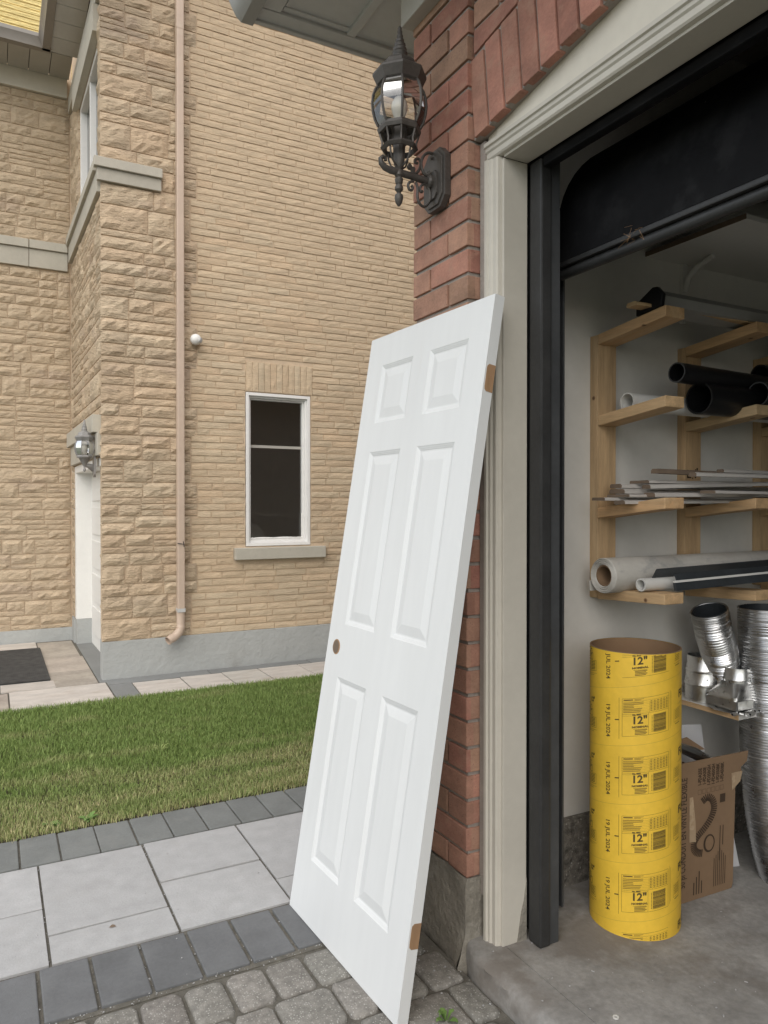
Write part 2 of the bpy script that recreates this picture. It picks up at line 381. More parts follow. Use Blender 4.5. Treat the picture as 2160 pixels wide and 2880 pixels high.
# thin bricks: running bond round window, lintel and stone teeth
CP = .0582; BL_ = .278; k = 0
LX0, LX1, LZ0, LZ1 = 1.955, 2.575, 2.392, 2.655
SX0, SX1, SZ0, SZ1 = 1.845, 2.69, .925, 1.035
z = .303; row = 0; rb = random.Random(5)
def tteeth(z): return teeth(z)
ashz = None
def stone_end(z):
    m_ = 0
    for s in stones:
        if s[3][1] == FW+.012:
            zs_ = [q[2]+s[3][2] for q in s[1]]; 
            if min(zs_)-.004 < z < max(zs_)+.004: m_ = max(m_, max(q[0]+s[3][0] for q in s[1]))
    return m_+.006
while z < 5.95:
    x = stone_end(z+CP/2); xr = 5.6
    first = (BL_*(.5 if row % 2 else 1.0))*rb.uniform(.75, 1)
    xs = [x, x+first]
    while xs[-1] < xr: xs.append(xs[-1]+BL_*rb.choice([1, 1, 1, .97, 1.03, .75]))
    for a, b in zip(xs, xs[1:]):
        z0, z1 = z, z+CP
        segs = [(a, b)]
        for hx0, hx1, hz0, hz1 in ((WX0, WX1, WZ0-.03, WZ1), (LX0, LX1, LZ0, LZ1), (SX0, SX1, SZ0, SZ1)):
            if z0+.015 < hz1 and z1-.015 > hz0:
                ns = []
                for s0, s1 in segs:
                    if s1 <= hx0 or s0 >= hx1: ns.append((s0, s1)); continue
                    if s0 < hx0-.02: ns.append((s0, hx0))
                    if s1 > hx1+.02: ns.append((hx1, s1))
                segs = ns
        for s0, s1 in segs:
            w = s1-s0-.008; h = CP-.008
            if w < .02: continue
            v, f = rock(w, h, .007+rb.uniform(-.0025, .0025), max(3, min(8, int(w/.035))), 2, .0045, .0035, rb.random()*60)
            loc = ((s0+s1)/2, FW+.012, z+CP/2+rb.uniform(-.0015, .0015))
            # what the eave or the leaning door hides still counts, nearest first
            bricks.append((dist(loc), v, f, loc, 0, rb.uniform(-.004, .004)))
    z += CP; row += 1
for i in range(11):                                    # soldier course over the window
    w = (LX1-LX0)/11; v, f = rock(w-.004, LZ1-LZ0-.008, .008+rb.uniform(-.001, .001), 2, 7, .005, .004, rb.random()*60)
    loc = (LX0+w*(i+.5), FW+.012, (LZ0+LZ1)/2); bricks.append((0, v, f, loc, 0))
place_pieces(bricks, wl_, 'brick', 'tan_brick', 300, 'distant_bricks')
# stone band: cap and face blocks
bd = MB(); bd.box(CU-.035, 1.235, FW-.030, FW+.01, BND0, BND0+.098); part('band_stone', bd, 'limestone', sh, bevel=.004)
bd = MB(); bd.box(CU-.06, 1.24, FW-.055, FW+.01, BND0+.10, BND1); part('band_cap', bd, 'limestone', sh, bevel=.004)
bd = MB(); bd.box(.036, SL-.04, -.01, .032, BND0-.07, BND0+.098, side); part('band_stone', bd, 'limestone', sh, bevel=.004)
bd = MB(); bd.box(.06, SL-.065, -.01, .058, BND0+.10, BND1, side); part('band_cap', bd, 'limestone', sh, bevel=.004)
for a, b in ((-1.5, .335), (.34, CU2-.036)):
    part('band_stone', MB().box(a, b, BW-.03, BW+.01, 3.818, 4.0), 'limestone', sh, bevel=.004)
    part('band_cap', MB().box(a, b-.002, BW-.055, BW+.01, 4.003, 4.088), 'limestone', sh, bevel=.004)
# stone lintel over the side door
part('door_lintel', MB().box(.05, 1.93, -.01, .03, 1.80, 1.985, side), 'limestone', sh, bevel=.004)
part('lintel_cap', MB().box(.10, 2.0, -.01, .06, 1.988, 2.13, side), 'limestone', sh, bevel=.004)
# window in the front wall
def frame(mb, x0, x1, z0, z1, t, y0, y1, mtx=None):
    mb.box(x0, x0+t, y0, y1, z0, z1, mtx); mb.box(x1-t, x1, y0, y1, z0, z1, mtx)
    mb.box(x0+t, x1-t, y0, y1, z0, z0+t, mtx); mb.box(x0+t, x1-t, y0, y1, z1-t, z1, mtx)
wi = MB(); frame(wi, WX0+.004, WX1-.004, WZ0+.004, WZ1-.004, .028, FW+.005, FW+.10); frame(wi, WX0+.032, WX1-.032, WZ0+.032, WZ1-.032, .016, FW+.03, FW+.10)
frame(wi, WX0+.048, WX1-.048, WZ0+.048, WZ1-.048, .014, FW+.055, FW+.10)
win = part('window', wi, 'upvc', sh, bevel=.003)
part('pane', MB().box(WX0+.05, WX1-.05, FW+.082, FW+.088, WZ0+.05, WZ1-.05), 'pane_glass', win)
rm = MB(); rm.box(1.2, 3.6, 8.2, 8.25, .2, 2.9); rm.box(1.2, 1.25, FW+.215, 8.2, .2, 2.9); rm.box(3.55, 3.6, FW+.215, 8.2, .2, 2.9); rm.box(1.2, 3.6, FW+.215, 8.25, 2.85, 2.9); rm.box(1.2, 3.6, FW+.215, 8.25, .15, .2)
part('room', rm, 'room_grey', sh)
part('reflection_band', MB().box(1.25, 3.55, 7.2, 7.26, 1.29, 1.33).box(2.2, 2.24, 7.2, 7.24, .2, 1.29), 'drywall', sh)  # pale bar added behind the glass in place of a reflected band
part('reflection_shape', MB().prism([(1.96, 1.04), (2.185, 1.04), (2.175, 1.10), (2.15, 1.17), (2.10, 1.225), (1.96, 1.255)], FW+.125, FW+.19, 'y'), 'upvc', sh, bevel=.01)  # white solid added behind the glass in place of a pale reflection
part('rail', MB().box(WX0+.063, WX1-.063, FW+.078, FW+.0815, 1.908, 1.932), 'frieze_paint', win)
cb = MB(); pts = [(WX0+.06+i*.0165, FW+.06+.003*math.sin(i*2.2), WZ0+.066+.006*abs(math.sin(i*1.7))) for i in range(31)]
cb.tube(pts, [.006+.004*abs(math.sin(i*2.9)) for i in range(31)], 6)
pts = [(WX1-.064-.004*abs(math.sin(i*1.9)), FW+.06, WZ0+.07+i*.017) for i in range(14)]; cb.tube(pts, [.004+.003*abs(math.sin(i*2.3)) for i in range(14)], 6)
part('caulk_bead', cb, 'white_paint', win, smooth=True)
part('sill', MB().box(SX0, SX1, FW-.05, FW+.06, SZ0, SZ1-.008), 'limestone', win, bevel=.006)
# upstairs window in the side wall
wi = MB(); frame(wi, WO[0]+.005, WO[1]-.005, WO[2]+.005, WO[3], .05, -.10, -.012, side); wi.box(.78, .82, -.10, -.02, WO[2]+.05, WO[3]-.05, side)
win2 = part('window', wi, 'upvc', sh, bevel=.003)
part('pane', MB().box(WO[0]+.05, WO[1]-.05, -.08, -.07, WO[2]+.05, WO[3]-.05, side), 'window_glass', win2)
# board over it and frieze boards under the eaves
part('frieze_board', MB().box(.02, SL-.05, -.01, .03, 5.43, 5.60, side).box(.10, 1.5, -.01, .05, 5.205, 5.425, side), 'limestone', sh, bevel=.003)
part('frieze_board', MB().box(-2, CU2-.035, BW-.035, BW+.01, 5.60, 5.80), 'panel_paint', sh, bevel=.003)
# side door
dj = MB(); dj.box(DO[1]-.10, DO[1]-.001, -.19, -.004, .248, DO[3]-.002, side); dj.box(DO[0]+.001, DO[0]+.07, -.19, -.06, .0, DO[3]-.002, side); dj.box(DO[0]+.07, DO[1]-.10, -.19, -.004, DO[3]-.07, DO[3]-.002, side)
part('door_frame', dj, 'white_paint', sh, bevel=.004)
dd = MB(); dd.box(DO[0]+.07, DO[1]-.10, -.19, -.15, .0, DO[3]-.07, side)
dr = part('door', dd, 'white_paint', sh)
for i in range(5):
    z0 = .12+i*.33
    for t0, t1 in ((.25, .9), (1.0, 1.68)):
        part('panel', MB().box(t0, t1, -.152, -.138, z0, z0+.27, side), 'white_paint', dr, bevel=.006)
# eaves: panels, fascia gutter
EU, EW, EZ = .44, 7.85, 5.79
z = 0
for i in range(9):
    y1 = EW+.02-i*.26
    part('soffit_panel', MB().box(EU+.07, CU-.01, y1-.254, y1, EZ, EZ+.02), 'soffit_grey', sh, bevel=.004)
for i in range(12):
    x1 = CU2-.02-i*.19
    part('soffit_panel', MB().box(x1-.185, x1, EW+.03, BW-.036, EZ, EZ+.02), 'frieze_paint', sh, bevel=.004)
gp = [(0, 0), (.07, 0), (.075, .02), (.075, .12), (.0, .12), (-.035, .115), (-.035, .08), (-.015, .05)]
gt = MB(); gt.prism([(EU-.0+a, EZ-.02+b) for a, b in gp], 5.2, EW, 'y')
gt.prism([(EW+.03-.07+.07*0+a-.0, EZ-.02+b) for a, b in gp], -2.0, EU+.075, 'x')
part('gutter', gt, 'gutter_brown', sh, smooth=30)
part('soffit_backing', MB().box(EU+.07, CU, 5.2, EW+.02, EZ+.022, EZ+.03).box(-2, CU2-.02, EW+.03, BW-.036, EZ+.022, EZ+.03), 'black_rubber', sh)  # black board added to stop light showing through the panel gaps
# upper wall set back behind the eaves, roof deck
part('upper_wall', MB().box(-3, 9, 10.2, 10.5, 5.85, 9.6), 'sunlit_upper_brick', sh)
ub = MB()
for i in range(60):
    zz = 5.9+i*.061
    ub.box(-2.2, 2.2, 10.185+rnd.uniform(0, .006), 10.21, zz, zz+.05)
part('upper_courses', ub, 'sunlit_upper_brick', sh, kind='stuff')
part('roof', MB().box(CU+.05, 9.5, FW-.3, 10.19, 6.12, 6.3), 'soffit_grey', sh)
# downspout
ds = MB(); DX, DY = 1.375, FW-.062
dsp = part('downspout', MB().box(DX-.029, DX+.029, DY-.035, DY+.03, .54, 6.0), 'aluminium_beige', sh, bevel=.008)
part('downspout_sleeve', MB().box(DX-.031, DX+.031, DY-.037, DY+.032, 5.30, 5.9), 'aluminium_beige', dsp, bevel=.008)
part('downspout_band', MB().box(DX-.0315, DX+.0315, DY-.0375, DY+.0325, .515, .545), 'soffit_grey', dsp)
el = MB(); pts = []
for i in range(15):
    a = i/14*R(62); pts.append((DX-.10*(1-math.cos(a))*1.2-.0, DY-.10*(1-math.cos(a))*.5, .40-.10*math.sin(a)))
pts = [(DX, DY, .53), (DX, DY, .46), (DX, DY, .42)]+pts[1:]+[(pts[-1][0]-.05, pts[-1][1]-.02, pts[-1][2]-.022)]
rr_ = [.034, .034, .034]+[.034+(.0028 if i % 2 else -.0006) for i in range(14)]+[.034]
el.tube(pts, rr_, 12, cap=False); part('downspout_elbow', el, 'aluminium_beige', dsp, smooth=60)
tg = MB(); tg.tube([(DX-.034, DY-.04, 1.085), (DX, DY-.045, 1.08), (DX+.02, DY-.045, 1.075), (DX+.012, DY-.05, 1.10), (DX+.02, DY-.045, 1.055)], .0035, 5)
part('wire_tie', tg, 'black_rubber', dsp)

# security ball on the brick
sc = thing('security_camera', (1.51, FW-.01, 2.78), 'small white round camera fixed to the tan brick right of the downspout', 'camera')
part('mount', MB().lathe([(.03, 0), (.03, .02), (.018, .03)], 16, Matrix.Translation((1.515, FW+.008, 2.78)) @ Matrix.Rotation(R(90), 4, 'X')), 'white_paint', sc, smooth=True)
prof = [(.046*math.cos(a), .046*math.sin(a)) for a in [R(-89+i*178/14) for i in range(15)]]
part('housing', MB().lathe(prof, 20, Matrix.Translation((1.505, FW-.06, 2.78))), 'white_paint', sc, smooth='all')
part('lens', MB().lathe([(.020, 0), (.022, .012), (.014, .014)], 16, Matrix.Translation((1.532, FW-.088, 2.772)) @ Matrix.Rotation(R(110), 4, 'Y') @ Matrix.Rotation(R(40), 4, 'X')), 'soffit_grey', sc, smooth=30)

# ================================================================== lantern builder
def lantern(root, c, top, scale, metal, tiltm, arm_to, plate, scrolls=True, simple=False):
    """c: axis point at arm height; everything in metres; built hanging over its arm, 8-sided."""
    s = scale; T = Matrix.Translation(Vector(c)) @ tiltm @ Matrix.Scale(s, 4)
    n8 = 8; a0 = R(22.5)
    def lt(name, prof, m=metal, n=n8, parent=root, cap=True, smooth=False):
        return part(name, MB().lathe(prof, n, T, cap, a0), m, parent, smooth=smooth)
    # roof and finial
    rf = lt('roof', [(.070, .285), (.076, .288), (.0895, .317), (.0895, .324), (.080, .332), (.061, .343), (.058, .358), (.045, .370), (.031, .376), (.028, .379)])
    lt('finial', [(.028, .378), (.029, .383), (.024, .388), (.0265, .396), (.022, .404), (.0235, .411), (.018, .418), (.020, .426), (.0135, .434), (.0145, .442), (.010, .449), (.0105, .456), (.0075, .463), (.0085, .470), (.006, .477), (.0065, .482), (.003, .488), (.001, .490)], n=14, parent=rf, smooth=35)
    # glass panes and ribs
    gp_ = [(.068, .150), (.079, .172), (.086, .200), (.0885, .225), (.086, .252), (.078, .275), (.070, .287)]
    for j in range(8):
        v = []
        for r_, z_ in gp_:
            for a in (a0+j*R(45)+R(1), a0+(j+1)*R(45)-R(1)):
                v.append(T @ Vector((r_*math.cos(a), r_*math.sin(a), z_)))
        part('glass_pane', MB().add(v, [(2*i, 2*i+1, 2*i+3, 2*i+2) for i in range(len(gp_)-1)]), 'lamp_glass', root, smooth='all')
        a = a0+j*R(45)
        rb_ = MB().tube([T @ Vector(((r_+.0015)*math.cos(a), (r_+.0015)*math.sin(a), z_)) for r_, z_ in gp_], .0042*s, 6)
        part('rib', rb_, metal, root, smooth=True)
    # rings of the gallery
    def ring(name, ro, ri, z0, z1, tp=.004):
        return lt(name, [(ri, z0), (ro-tp, z0), (ro, (z0+z1)/2), (ro-tp, z1), (ri, z1), (ri, z0)], cap=False)
    ring('gallery_ring', .073, .058, .128, .150)
    lt('lamp_cup', [(.018, .092), (.025, .094), (.025, .150), (.03, .153), (.03, .158)])
    if not simple:
        ring('gallery_ring', .063, .050, .072, .090, .008)
        for j in range(8):
            a = a0+j*R(45)
            P = lambda r_, z_: T @ Vector((r_*math.cos(a), r_*math.sin(a), z_))
            part('gallery_post', MB().tube([P(.066, .135), P(.062, .118), P(.056, .10), P(.057, .085)], .0035*s, 5), metal, root, smooth=True)
            if j % 2 == 0:
                part('basket_bar', MB().tube([P(.047, .076), P(.044, .055), P(.034, .034), P(.018, .022), P(.012, .024)], .0032*s, 6), metal, root, smooth=True)
        lt('stem', [(.013, .018), (.018, .03), (.020, .06), (.021, .094)], n=10, smooth=35)
    else:
        lt('stem', [(.012, .05), (.03, .085), (.052, .125), (.060, .130)], n=12, smooth=30)
    lt('hub', ([(.006, .055), (.010, .05), (.008, .03), (.013, .02), (.014, .01), (.008, .002), (.001, -.002)] if simple else [(.006, .028), (.010, .022), (.014, .018), (.010, .010), (.014, .004), (.0145, -.008), (.010, -.014), (.014, -.02), (.012, -.034), (.009, -.038), (.0135, -.045), (.0135, -.055), (.008, -.062), (.006, -.066), (.013, -.072), (.0145, -.082), (.011, -.098), (.004, -.108), (.001, -.110)]), n=14, smooth=35)
    # bulb
    bz = [(.008, .156), (.012, .158), (.012, .175), (.02, .19), (.027, .212), (.026, .23), (.017, .248), (.005, .256), (.001, .257)]
    lt('bulb', bz, 'bulb', 16, smooth='all')

# ================================================================== the brick house with the garage
BU = 1.28; AU = 1.296; PW0, PW1 = 1.877, 2.20
GH = thing('brick_house', (4.5, -1.5, 0), 'red brick house with an open garage doorway and arched head', 'house')
FZ = .07
def arch(w): return 2.505+.24*(1-((w+.57)/2.44)**2)
# pier and the wall above the arch
pr = part('pier', MB().box(BU+.009, 1.50, PW0+.006, PW1-.006, -.05, 3.3), 'grey_mortar', GH)
poly = []
for i in range(25):
    w = 1.874-i*(4.88/24); poly.append((w, arch(w)+.003))
poly = poly+[(-3.006, 3.3), (1.874, 3.3)]
aw = part('arch_wall', MB().prism(poly, AU+.009, 1.45, 'x'), 'grey_mortar', GH)
rb = random.Random(3)
def brick_box(w, h, d, bev=.003):
    mb = MB(); j = lambda: rb.uniform(-.0012, .0012)
    mb.box(-w/2+j(), w/2+j(), -d, .02, -h/2+j(), h/2+j()); return mb.mesh('brick', 'red_brick', bevel=bev)
PITCH = .0807; ROT = R(-90)
variants = {}
def bvar(w, h, d):
    key = (round(w, 3), round(h, 3), round(d, 3)); L_ = variants.setdefault(key, [])
    if len(L_) < 4: L_.append(brick_box(w, h, d)); return L_[-1]
    return rb.choice(L_)
row = 0; z = .25
while z < 3.05:
    h = PITCH-.011
    lens = (.212, .103) if row % 2 else (.103, .212)
    w0 = PW0
    for l in lens:
        ww = l
        link('brick', bvar(ww, h, .009), pr, (BU+.009+rb.uniform(-.002, .002), w0+ww/2+rb.uniform(-.001, .001), z+h/2+.002), (rb.uniform(-.004, .004), rb.uniform(-.004, .004), ROT))
        w0 += ww+.010
    # the return into the doorway
    link('brick', bvar(.095, h, .006), pr, (BU+.062, PW0+.006, z+h/2+.002), (0, 0, 0))
    row += 1; z += PITCH
# far side of the pier, bricks seen only from the lawn
row = 0; z = .25
while z < 3.05:
    x = BU+.012+(0 if row % 2 else .11)
    for i in range(2):
        link('brick', bvar(.20, PITCH-.011, .006), pr, (x+.1, PW1-.006, z+(PITCH-.011)/2+.002), (0, 0, R(180))); x += .212
        if x > 1.75: break
    row += 1; z += PITCH
# soldier arch
SW = .0765; w = 1.868; i = 0
while w > -.35:
    wc = w-SW/2; zl = arch(wc); tilt = .55*((wc+.57)/12.4)
    h = .243
    o = link('brick', bvar(SW-.009, h, .009), aw, (AU+.009+rb.uniform(-.002, .002), wc+math.sin(tilt)*h/2, zl+h/2), (0, 0, 0))
    o.rotation_euler = (Matrix.Rotation(-tilt, 3, 'X') @ Matrix.Rotation(ROT, 3, 'Z')).to_euler()
    link('brick', bvar(SW-.009, .05, .006), aw, (AU+.014, wc, zl), (0, 0, 0)) if False else None
    w -= SW; i += 1
row = 0
for zr in [2.765+i*PITCH for i in range(-2, 6)]:
    w = 1.868+(.09 if row % 2 else 0)
    while w > -.3:
        w1 = min(w, 1.868); w0 = w-.208
        zt = arch((w1+w0)/2)+.25
        if w1-w0 > .03:
            z0 = zr; z1 = zr+PITCH-.011
            if z1 > zt+.02:
                mb = MB(); zl0, zl1 = max(z0, arch(w0)+.252), max(z0, arch(w1)+.252)
                if min(z1-zl0, z1-zl1) > .006:
                    mb.prism([(w0, zl0), (w1, zl1), (w1, z1), (w0, z1)], AU+.001, AU+.02, 'x')
                    link('brick', mb.mesh('brick', 'red_brick', bevel=.003), aw)
        w -= .218
    row += 1
# parged foundation under the pier and the garage slab
pg = MB(); n = 16; m_ = 10
def pgp(w, t):
    z = .258*(1-t)-.03*t
    fl_ = max(0, (1.95-w)/.1)*max(0, t-.55)*.09
    return Vector((BU-.006-.008*t-fl_-.008*noise.noise(Vector((w*9, t*4, 4)))-.004*noise.noise(Vector((w*31, t*13, 7))), w, z+(.010*noise.noise(Vector((w*14, 2, 1))) if t < .1 else 0)))
for j in range(m_+1):
    for i in range(n+1): pg.v.append(tuple(pgp(1.868+(2.24-1.868)*i/n, j/m_)))
pg.f += [(j*(n+1)+i, j*(n+1)+i+1, (j+1)*(n+1)+i+1, (j+1)*(n+1)+i) for j in range(m_) for i in range(n)]
o_ = len(pg.v)
for j in range(m_+1):                                   # its return beside the door post
    e = pgp(1.868, j/m_); q = Vector((1.345, 1.866, e.z)); 
    for i in range(6):
        p = e.lerp(q, i/5); pg.v.append((p.x, p.y-.010*math.sin(i/5*math.pi)*(.4+noise.noise(Vector((i, j*.7, 3))))-(.03*max(0, j/m_-.65) if i < 5 else 0), p.z))
pg.f += [(o_+j*6+i, o_+j*6+i+1, o_+(j+1)*6+i+1, o_+(j+1)*6+i) for j in range(m_) for i in range(5)]
pg.box(BU+.012, 1.42, 1.872, 2.2, -.05, .245); pg.box(1.3, 12, 2.12, 2.215, -.05, .245)
part('foundation', pg, 'parging', GH, smooth=50)
# garage side wall beyond the pier and the rest of the house (outside the picture or hidden)
part('inner_walls', MB().box(8.79, 8.798, -3.08, 1.99, FZ, 3.2).box(1.52, 8.78, -3.095, -3.085, FZ, 3.2), 'drywall', GH)
hw = MB()
hw.box(1.51, 9.0, 2.005, 2.19, .25, 3.3)                    # side wall
hw.box(8.8, 9.0, -3.4, 2.0, 0, 3.3); hw.box(1.31, 9.0, -3.5, -3.10, 0, 3.3)
hw.box(1.34, 1.50, -3.1, -3.012, 0, 3.3)
hw.box(1.46, 9.0, -3.1, 2.0, 3.22, 3.3)
part('side_wall', hw, 'grey_mortar', GH)
up = MB(); up.box(3.0, 12, -3.5, 2.19, 3.45, 8.2); up.box(1.4, 12, -12, -3.52, 0, 5.8)
up.prism([(2.6, 8.2), (7.5, 10.6), (12.3, 8.2)], -3.3, 2.5, 'y')
part('upper_storey', up, 'red_brick', GH)
gr = MB(); gr.prism([(.85, 3.27), (3.0, 3.27), (3.0, 4.3)], -3.6, 2.62, 'y'); part('garage_roof', gr, 'soffit_grey', GH)
# eave: soffit, strips, gutter, frieze
E_U, E_W, E_Z = .835, 2.66, 3.2
sf = MB(); sf.box(E_U+.03, 9, PW1+.02, E_W-.02, E_Z, E_Z+.03); sf.box(E_U+.03, BU+.1, -3.5, PW1+.02, E_Z, E_Z+.03)
sof = part('soffit', sf, 'soffit_grey', GH)
part('soffit_trim', MB().box(E_U+.03, 9, E_W-.085, E_W-.02, E_Z-.012, E_Z+.001), 'soffit_grey', sof, bevel=.004)
part('soffit_trim', MB().box(E_U+.03, E_U+.10, -3.4, E_W-.09, E_Z-.012, E_Z+.001), 'soffit_grey', sof, bevel=.004)
part('soffit_trim', MB().box(E_U+.105, BU-.05, E_W-.12, E_W-.10, E_Z-.006, E_Z+.001), 'soffit_grey', sof, bevel=.002)
part('soffit_trim', MB().box(E_U+.105, E_U+.12, -3.4, E_W-.125, E_Z-.006, E_Z+.001), 'soffit_grey', sof, bevel=.002)
part('soffit_trim', MB().box(1.20, 1.235, -3.4, E_W-.09, E_Z-.014, E_Z+.001), 'soffit_grey', sof, bevel=.004)
part('soffit_trim', MB().box(1.25, 9, PW1+.021, PW1+.05, E_Z-.014, E_Z+.001), 'soffit_grey', sof, bevel=.004)
fa = MB(); fa.box(E_U-.02, 9, E_W-.02, E_W, E_Z-.02, E_Z+.17)
part('fascia', fa, 'soffit_grey', GH, bevel=.003)
gu = [(0, 0), (.045, 0), (.05, .02), (.05, .13), (-.05, .13), (-.055, .115), (-.052, .08), (-.035, .045), (-.018, .015)]
part('gutter', MB().prism([(E_U-.02+a, E_Z-.028+b) for a, b in gu], -3.5, E_W+.004, 'y'), 'gutter_grey', GH, smooth=35)
part('frieze_board', MB().box(1.235, BU+.005, -3.4, 2.21, 3.02, E_Z-.001).box(1.215, BU, -3.4, 2.215, 3.12, E_Z-.002), 'frieze_paint', GH, bevel=.004)
# door frame: brickmould, jamb, arched header panel
pf = [(1.847, 1.37), (1.847, 1.324), (1.843, 1.319), (1.832, 1.319), (1.829, 1.325), (1.820, 1.326), (1.815, 1.331), (1.800, 1.331), (1.795, 1.335), (1.793, 1.345), (1.793, 1.37)]
bmd = MB(); bmd.prism([(u, w) for w, u in pf], FZ-.005, 2.435, 'z')
hd = [(u, 2.437+(w-1.793)) for w, u in pf]
bmd.prism([(u, z) for u, z in hd], -2.98, 1.846, 'y')
part('brickmould', bmd, 'cream_paint', GH)
part('jamb', MB().box(1.347, 1.4355, 1.783, 1.86, FZ, 2.429).box(1.347, 1.4355, -2.93, 1.783, 2.4295, 2.47), 'cream_paint', GH, bevel=.002)
part('caulk', MB().box(1.325, 1.345, 1.846, 1.872, .2, 2.50), 'grey_mortar', GH)
ph = [(1.846, 2.492)]
for i in range(25):
    w = 1.846-i*(4.83/24); ph.append((w, arch(w)+.02))
ph.append((-2.98, 2.492))
part('header_panel', MB().prism(ph, 1.337, 1.36, 'x'), 'panel_paint', GH)
part('header_lip', MB().box(1.3335, 1.3365, -2.95, 1.80, 2.4935, 2.514), 'panel_paint', GH)
part('foot_scuff', MB().prism([(1.40, FZ), (1.436, FZ), (1.436, .26), (1.425, .19), (1.415, .16)], 1.7815, 1.7828, 'y'), 'parging', GH)
# weatherstrip and track
ws = MB(); ws.box(1.437, 1.478, 1.720, 1.775, FZ+.002, 2.425); part('weatherstrip', ws, 'black_rubber', GH, bevel=.006)
part('weatherstrip', MB().box(1.437, 1.470, -2.86, 1.715, 2.395, 2.4265), 'door_black', GH, bevel=.006)  # near-black colour puts the interior's shade into the head strip
part('inner_casing', MB().box(1.479, 1.515, 1.728, 1.995, FZ, 2.5), 'track_steel', GH)
part('inner_casing', MB().box(1.479, 1.515, -3.1, -2.87, FZ, 2.45), 'track_steel', GH)
part('inner_header', MB().box(1.479, 1.515, -3.1, 1.728, 2.45, 3.2), 'door_black', GH)  # coloured black to stand for the dark of the interior
tr = MB()
for a, b in ((1.58, 1.59), (1.622, 1.630), (1.642, 1.650)): tr.box(a, b, 1.858, 1.885, FZ+.01, 2.2)
tr.box(1.58, 1.65, 1.885, 1.891, FZ+.01, 2.2); tr.box(1.59, 1.622, 1.864, 1.885, FZ+.011, 2.199)
part('door_track', tr, 'track_steel', GH)
part('track_bracket', MB().box(1.515, 1.65, 1.891, 1.995, FZ+.01, 2.2), 'track_steel', GH)
part('upright_white_strip', MB().box(1.651, 1.657, 1.866, 1.872, .80, 2.05), 'white_paint', GH)  # thin white strip upright beside the track
# overhead door
gd = MB(); prof = []; rr0 = .36; u0 = 1.583; z0 = 2.16
prof = [(u0, z0), (u0, 2.24)]
for i in range(1, 13):
    a = R(90*i/12); prof.append((u0+rr0*(1-math.cos(a)), 2.24+rr0*math.sin(a)))
prof.append((u0+2.3, 2.24+rr0))
th = .04
outer = prof; inner = []
for i, p in enumerate(prof):
    q0 = prof[max(0, i-1)]; q1 = prof[min(len(prof)-1, i+1)]; t = Vector((q1[0]-q0[0], q1[1]-q0[1])).normalized(); inner.append((p[0]+t.y*th, p[1]-t.x*th))
gdo = part('garage_door', MB().prism(outer+inner[::-1], -2.85, 1.822, 'y'), 'door_black', GH, smooth=50)
part('bottom_rail', MB().box(1.578, 1.63, -2.85, 1.826, 2.142, 2.158), 'black_rubber', gdo, bevel=.004)
part('bottom_seal', MB().tube([(1.605, -2.85, 2.128), (1.605, 1.824, 2.128)], .017, 10), 'black_rubber', gdo, smooth=True)
cw = MB(); rc = random.Random(9)
for i in range(9):
    y = 1.50+rc.uniform(-.03, .03); zc = 2.15+rc.uniform(-.02, .03)
    cw.tube([(1.572+rc.uniform(-.004, .004), y, zc), (1.568, y+rc.uniform(-.02, .02), zc+rc.uniform(-.02, .02)), (1.57, y+rc.uniform(-.03, .03), zc+rc.uniform(-.02, .02))], .0004, 3)
part('cobweb', cw, 'bare_wood', gdo)
# garage interior
gf = MB().box(1.36, 8.8, -3.1, 1.99, -.1, FZ); nn_ = 150; sec = [(.0, -.06), (.004, -.02), (-.002, .02), (.002, .045), (.008, .060), (.018, .068), (.035, .0702), (.112, FZ)]
for i in range(nn_+1):
    w = 1.862-i*.022
    for k_, (du, zz) in enumerate(sec):
        e_ = noise.noise(Vector((w*9, k_*.6, 0)))*.010+noise.noise(Vector((w*33, k_*1.1, 5)))*.005
        gf.v.append((1.246+du+(e_ if k_ < 6 else 0)+.02*max(0, (w-1.80)/.06), w, zz+(e_*.4 if 3 < k_ < 6 else 0)))
ns = len(sec); b_ = 8
gf.f += [(b_+i*ns+k_, b_+i*ns+k_+1, b_+(i+1)*ns+k_+1, b_+(i+1)*ns+k_) for i in range(nn_) for k_ in range(ns-1)]
struct('garage_floor', gf, 'concrete', smooth=50)
part('drywall', MB().box(1.515, 8.8, 2.0, 2.004, .295, 3.2), 'drywall', GH)
part('stem_wall', MB().box(1.515, 8.8, 1.965, 2.0035, FZ-.01, .294), 'aggregate', GH, bevel=.004)
part('ceiling', MB().box(1.515, 8.8, -3.1, 2.0, 3.2, 3.218), 'ceiling_paint', GH)

# ================================================================== wall lanterns
wlp = thing('wall_lantern', (1.27, 2.05, 2.44), 'bronze eight-sided lantern with scroll bracket on the red brick pier', 'lantern', 'wall lanterns')
HC = Vector((1.128, 2.030, 2.437))
lantern(wlp, HC-Vector((0, 0, .003)), 0, .955, 'lamp_metal', Matrix.Rotation(R(-1.5), 4, 'X') @ Matrix.Rotation(R(1.2), 4, 'Y'), None, None)
def octo(w2, h2, c): return [(-w2, -h2+c), (-w2+c, -h2), (w2-c, -h2), (w2, -h2+c), (w2, h2-c), (w2-c, h2), (-w2+c, h2), (-w2, h2-c)]
PC = (2.030, 2.437)
part('back_plate', MB().prism([(PC[0]+a, PC[1]+b) for a, b in octo(.064, .095, .03)], 1.256, BU-.001, 'x').prism([(PC[0]+a, PC[1]+b) for a, b in octo(.054, .085, .026)], 1.250, 1.257, 'x'), 'lamp_metal', wlp, bevel=.002)
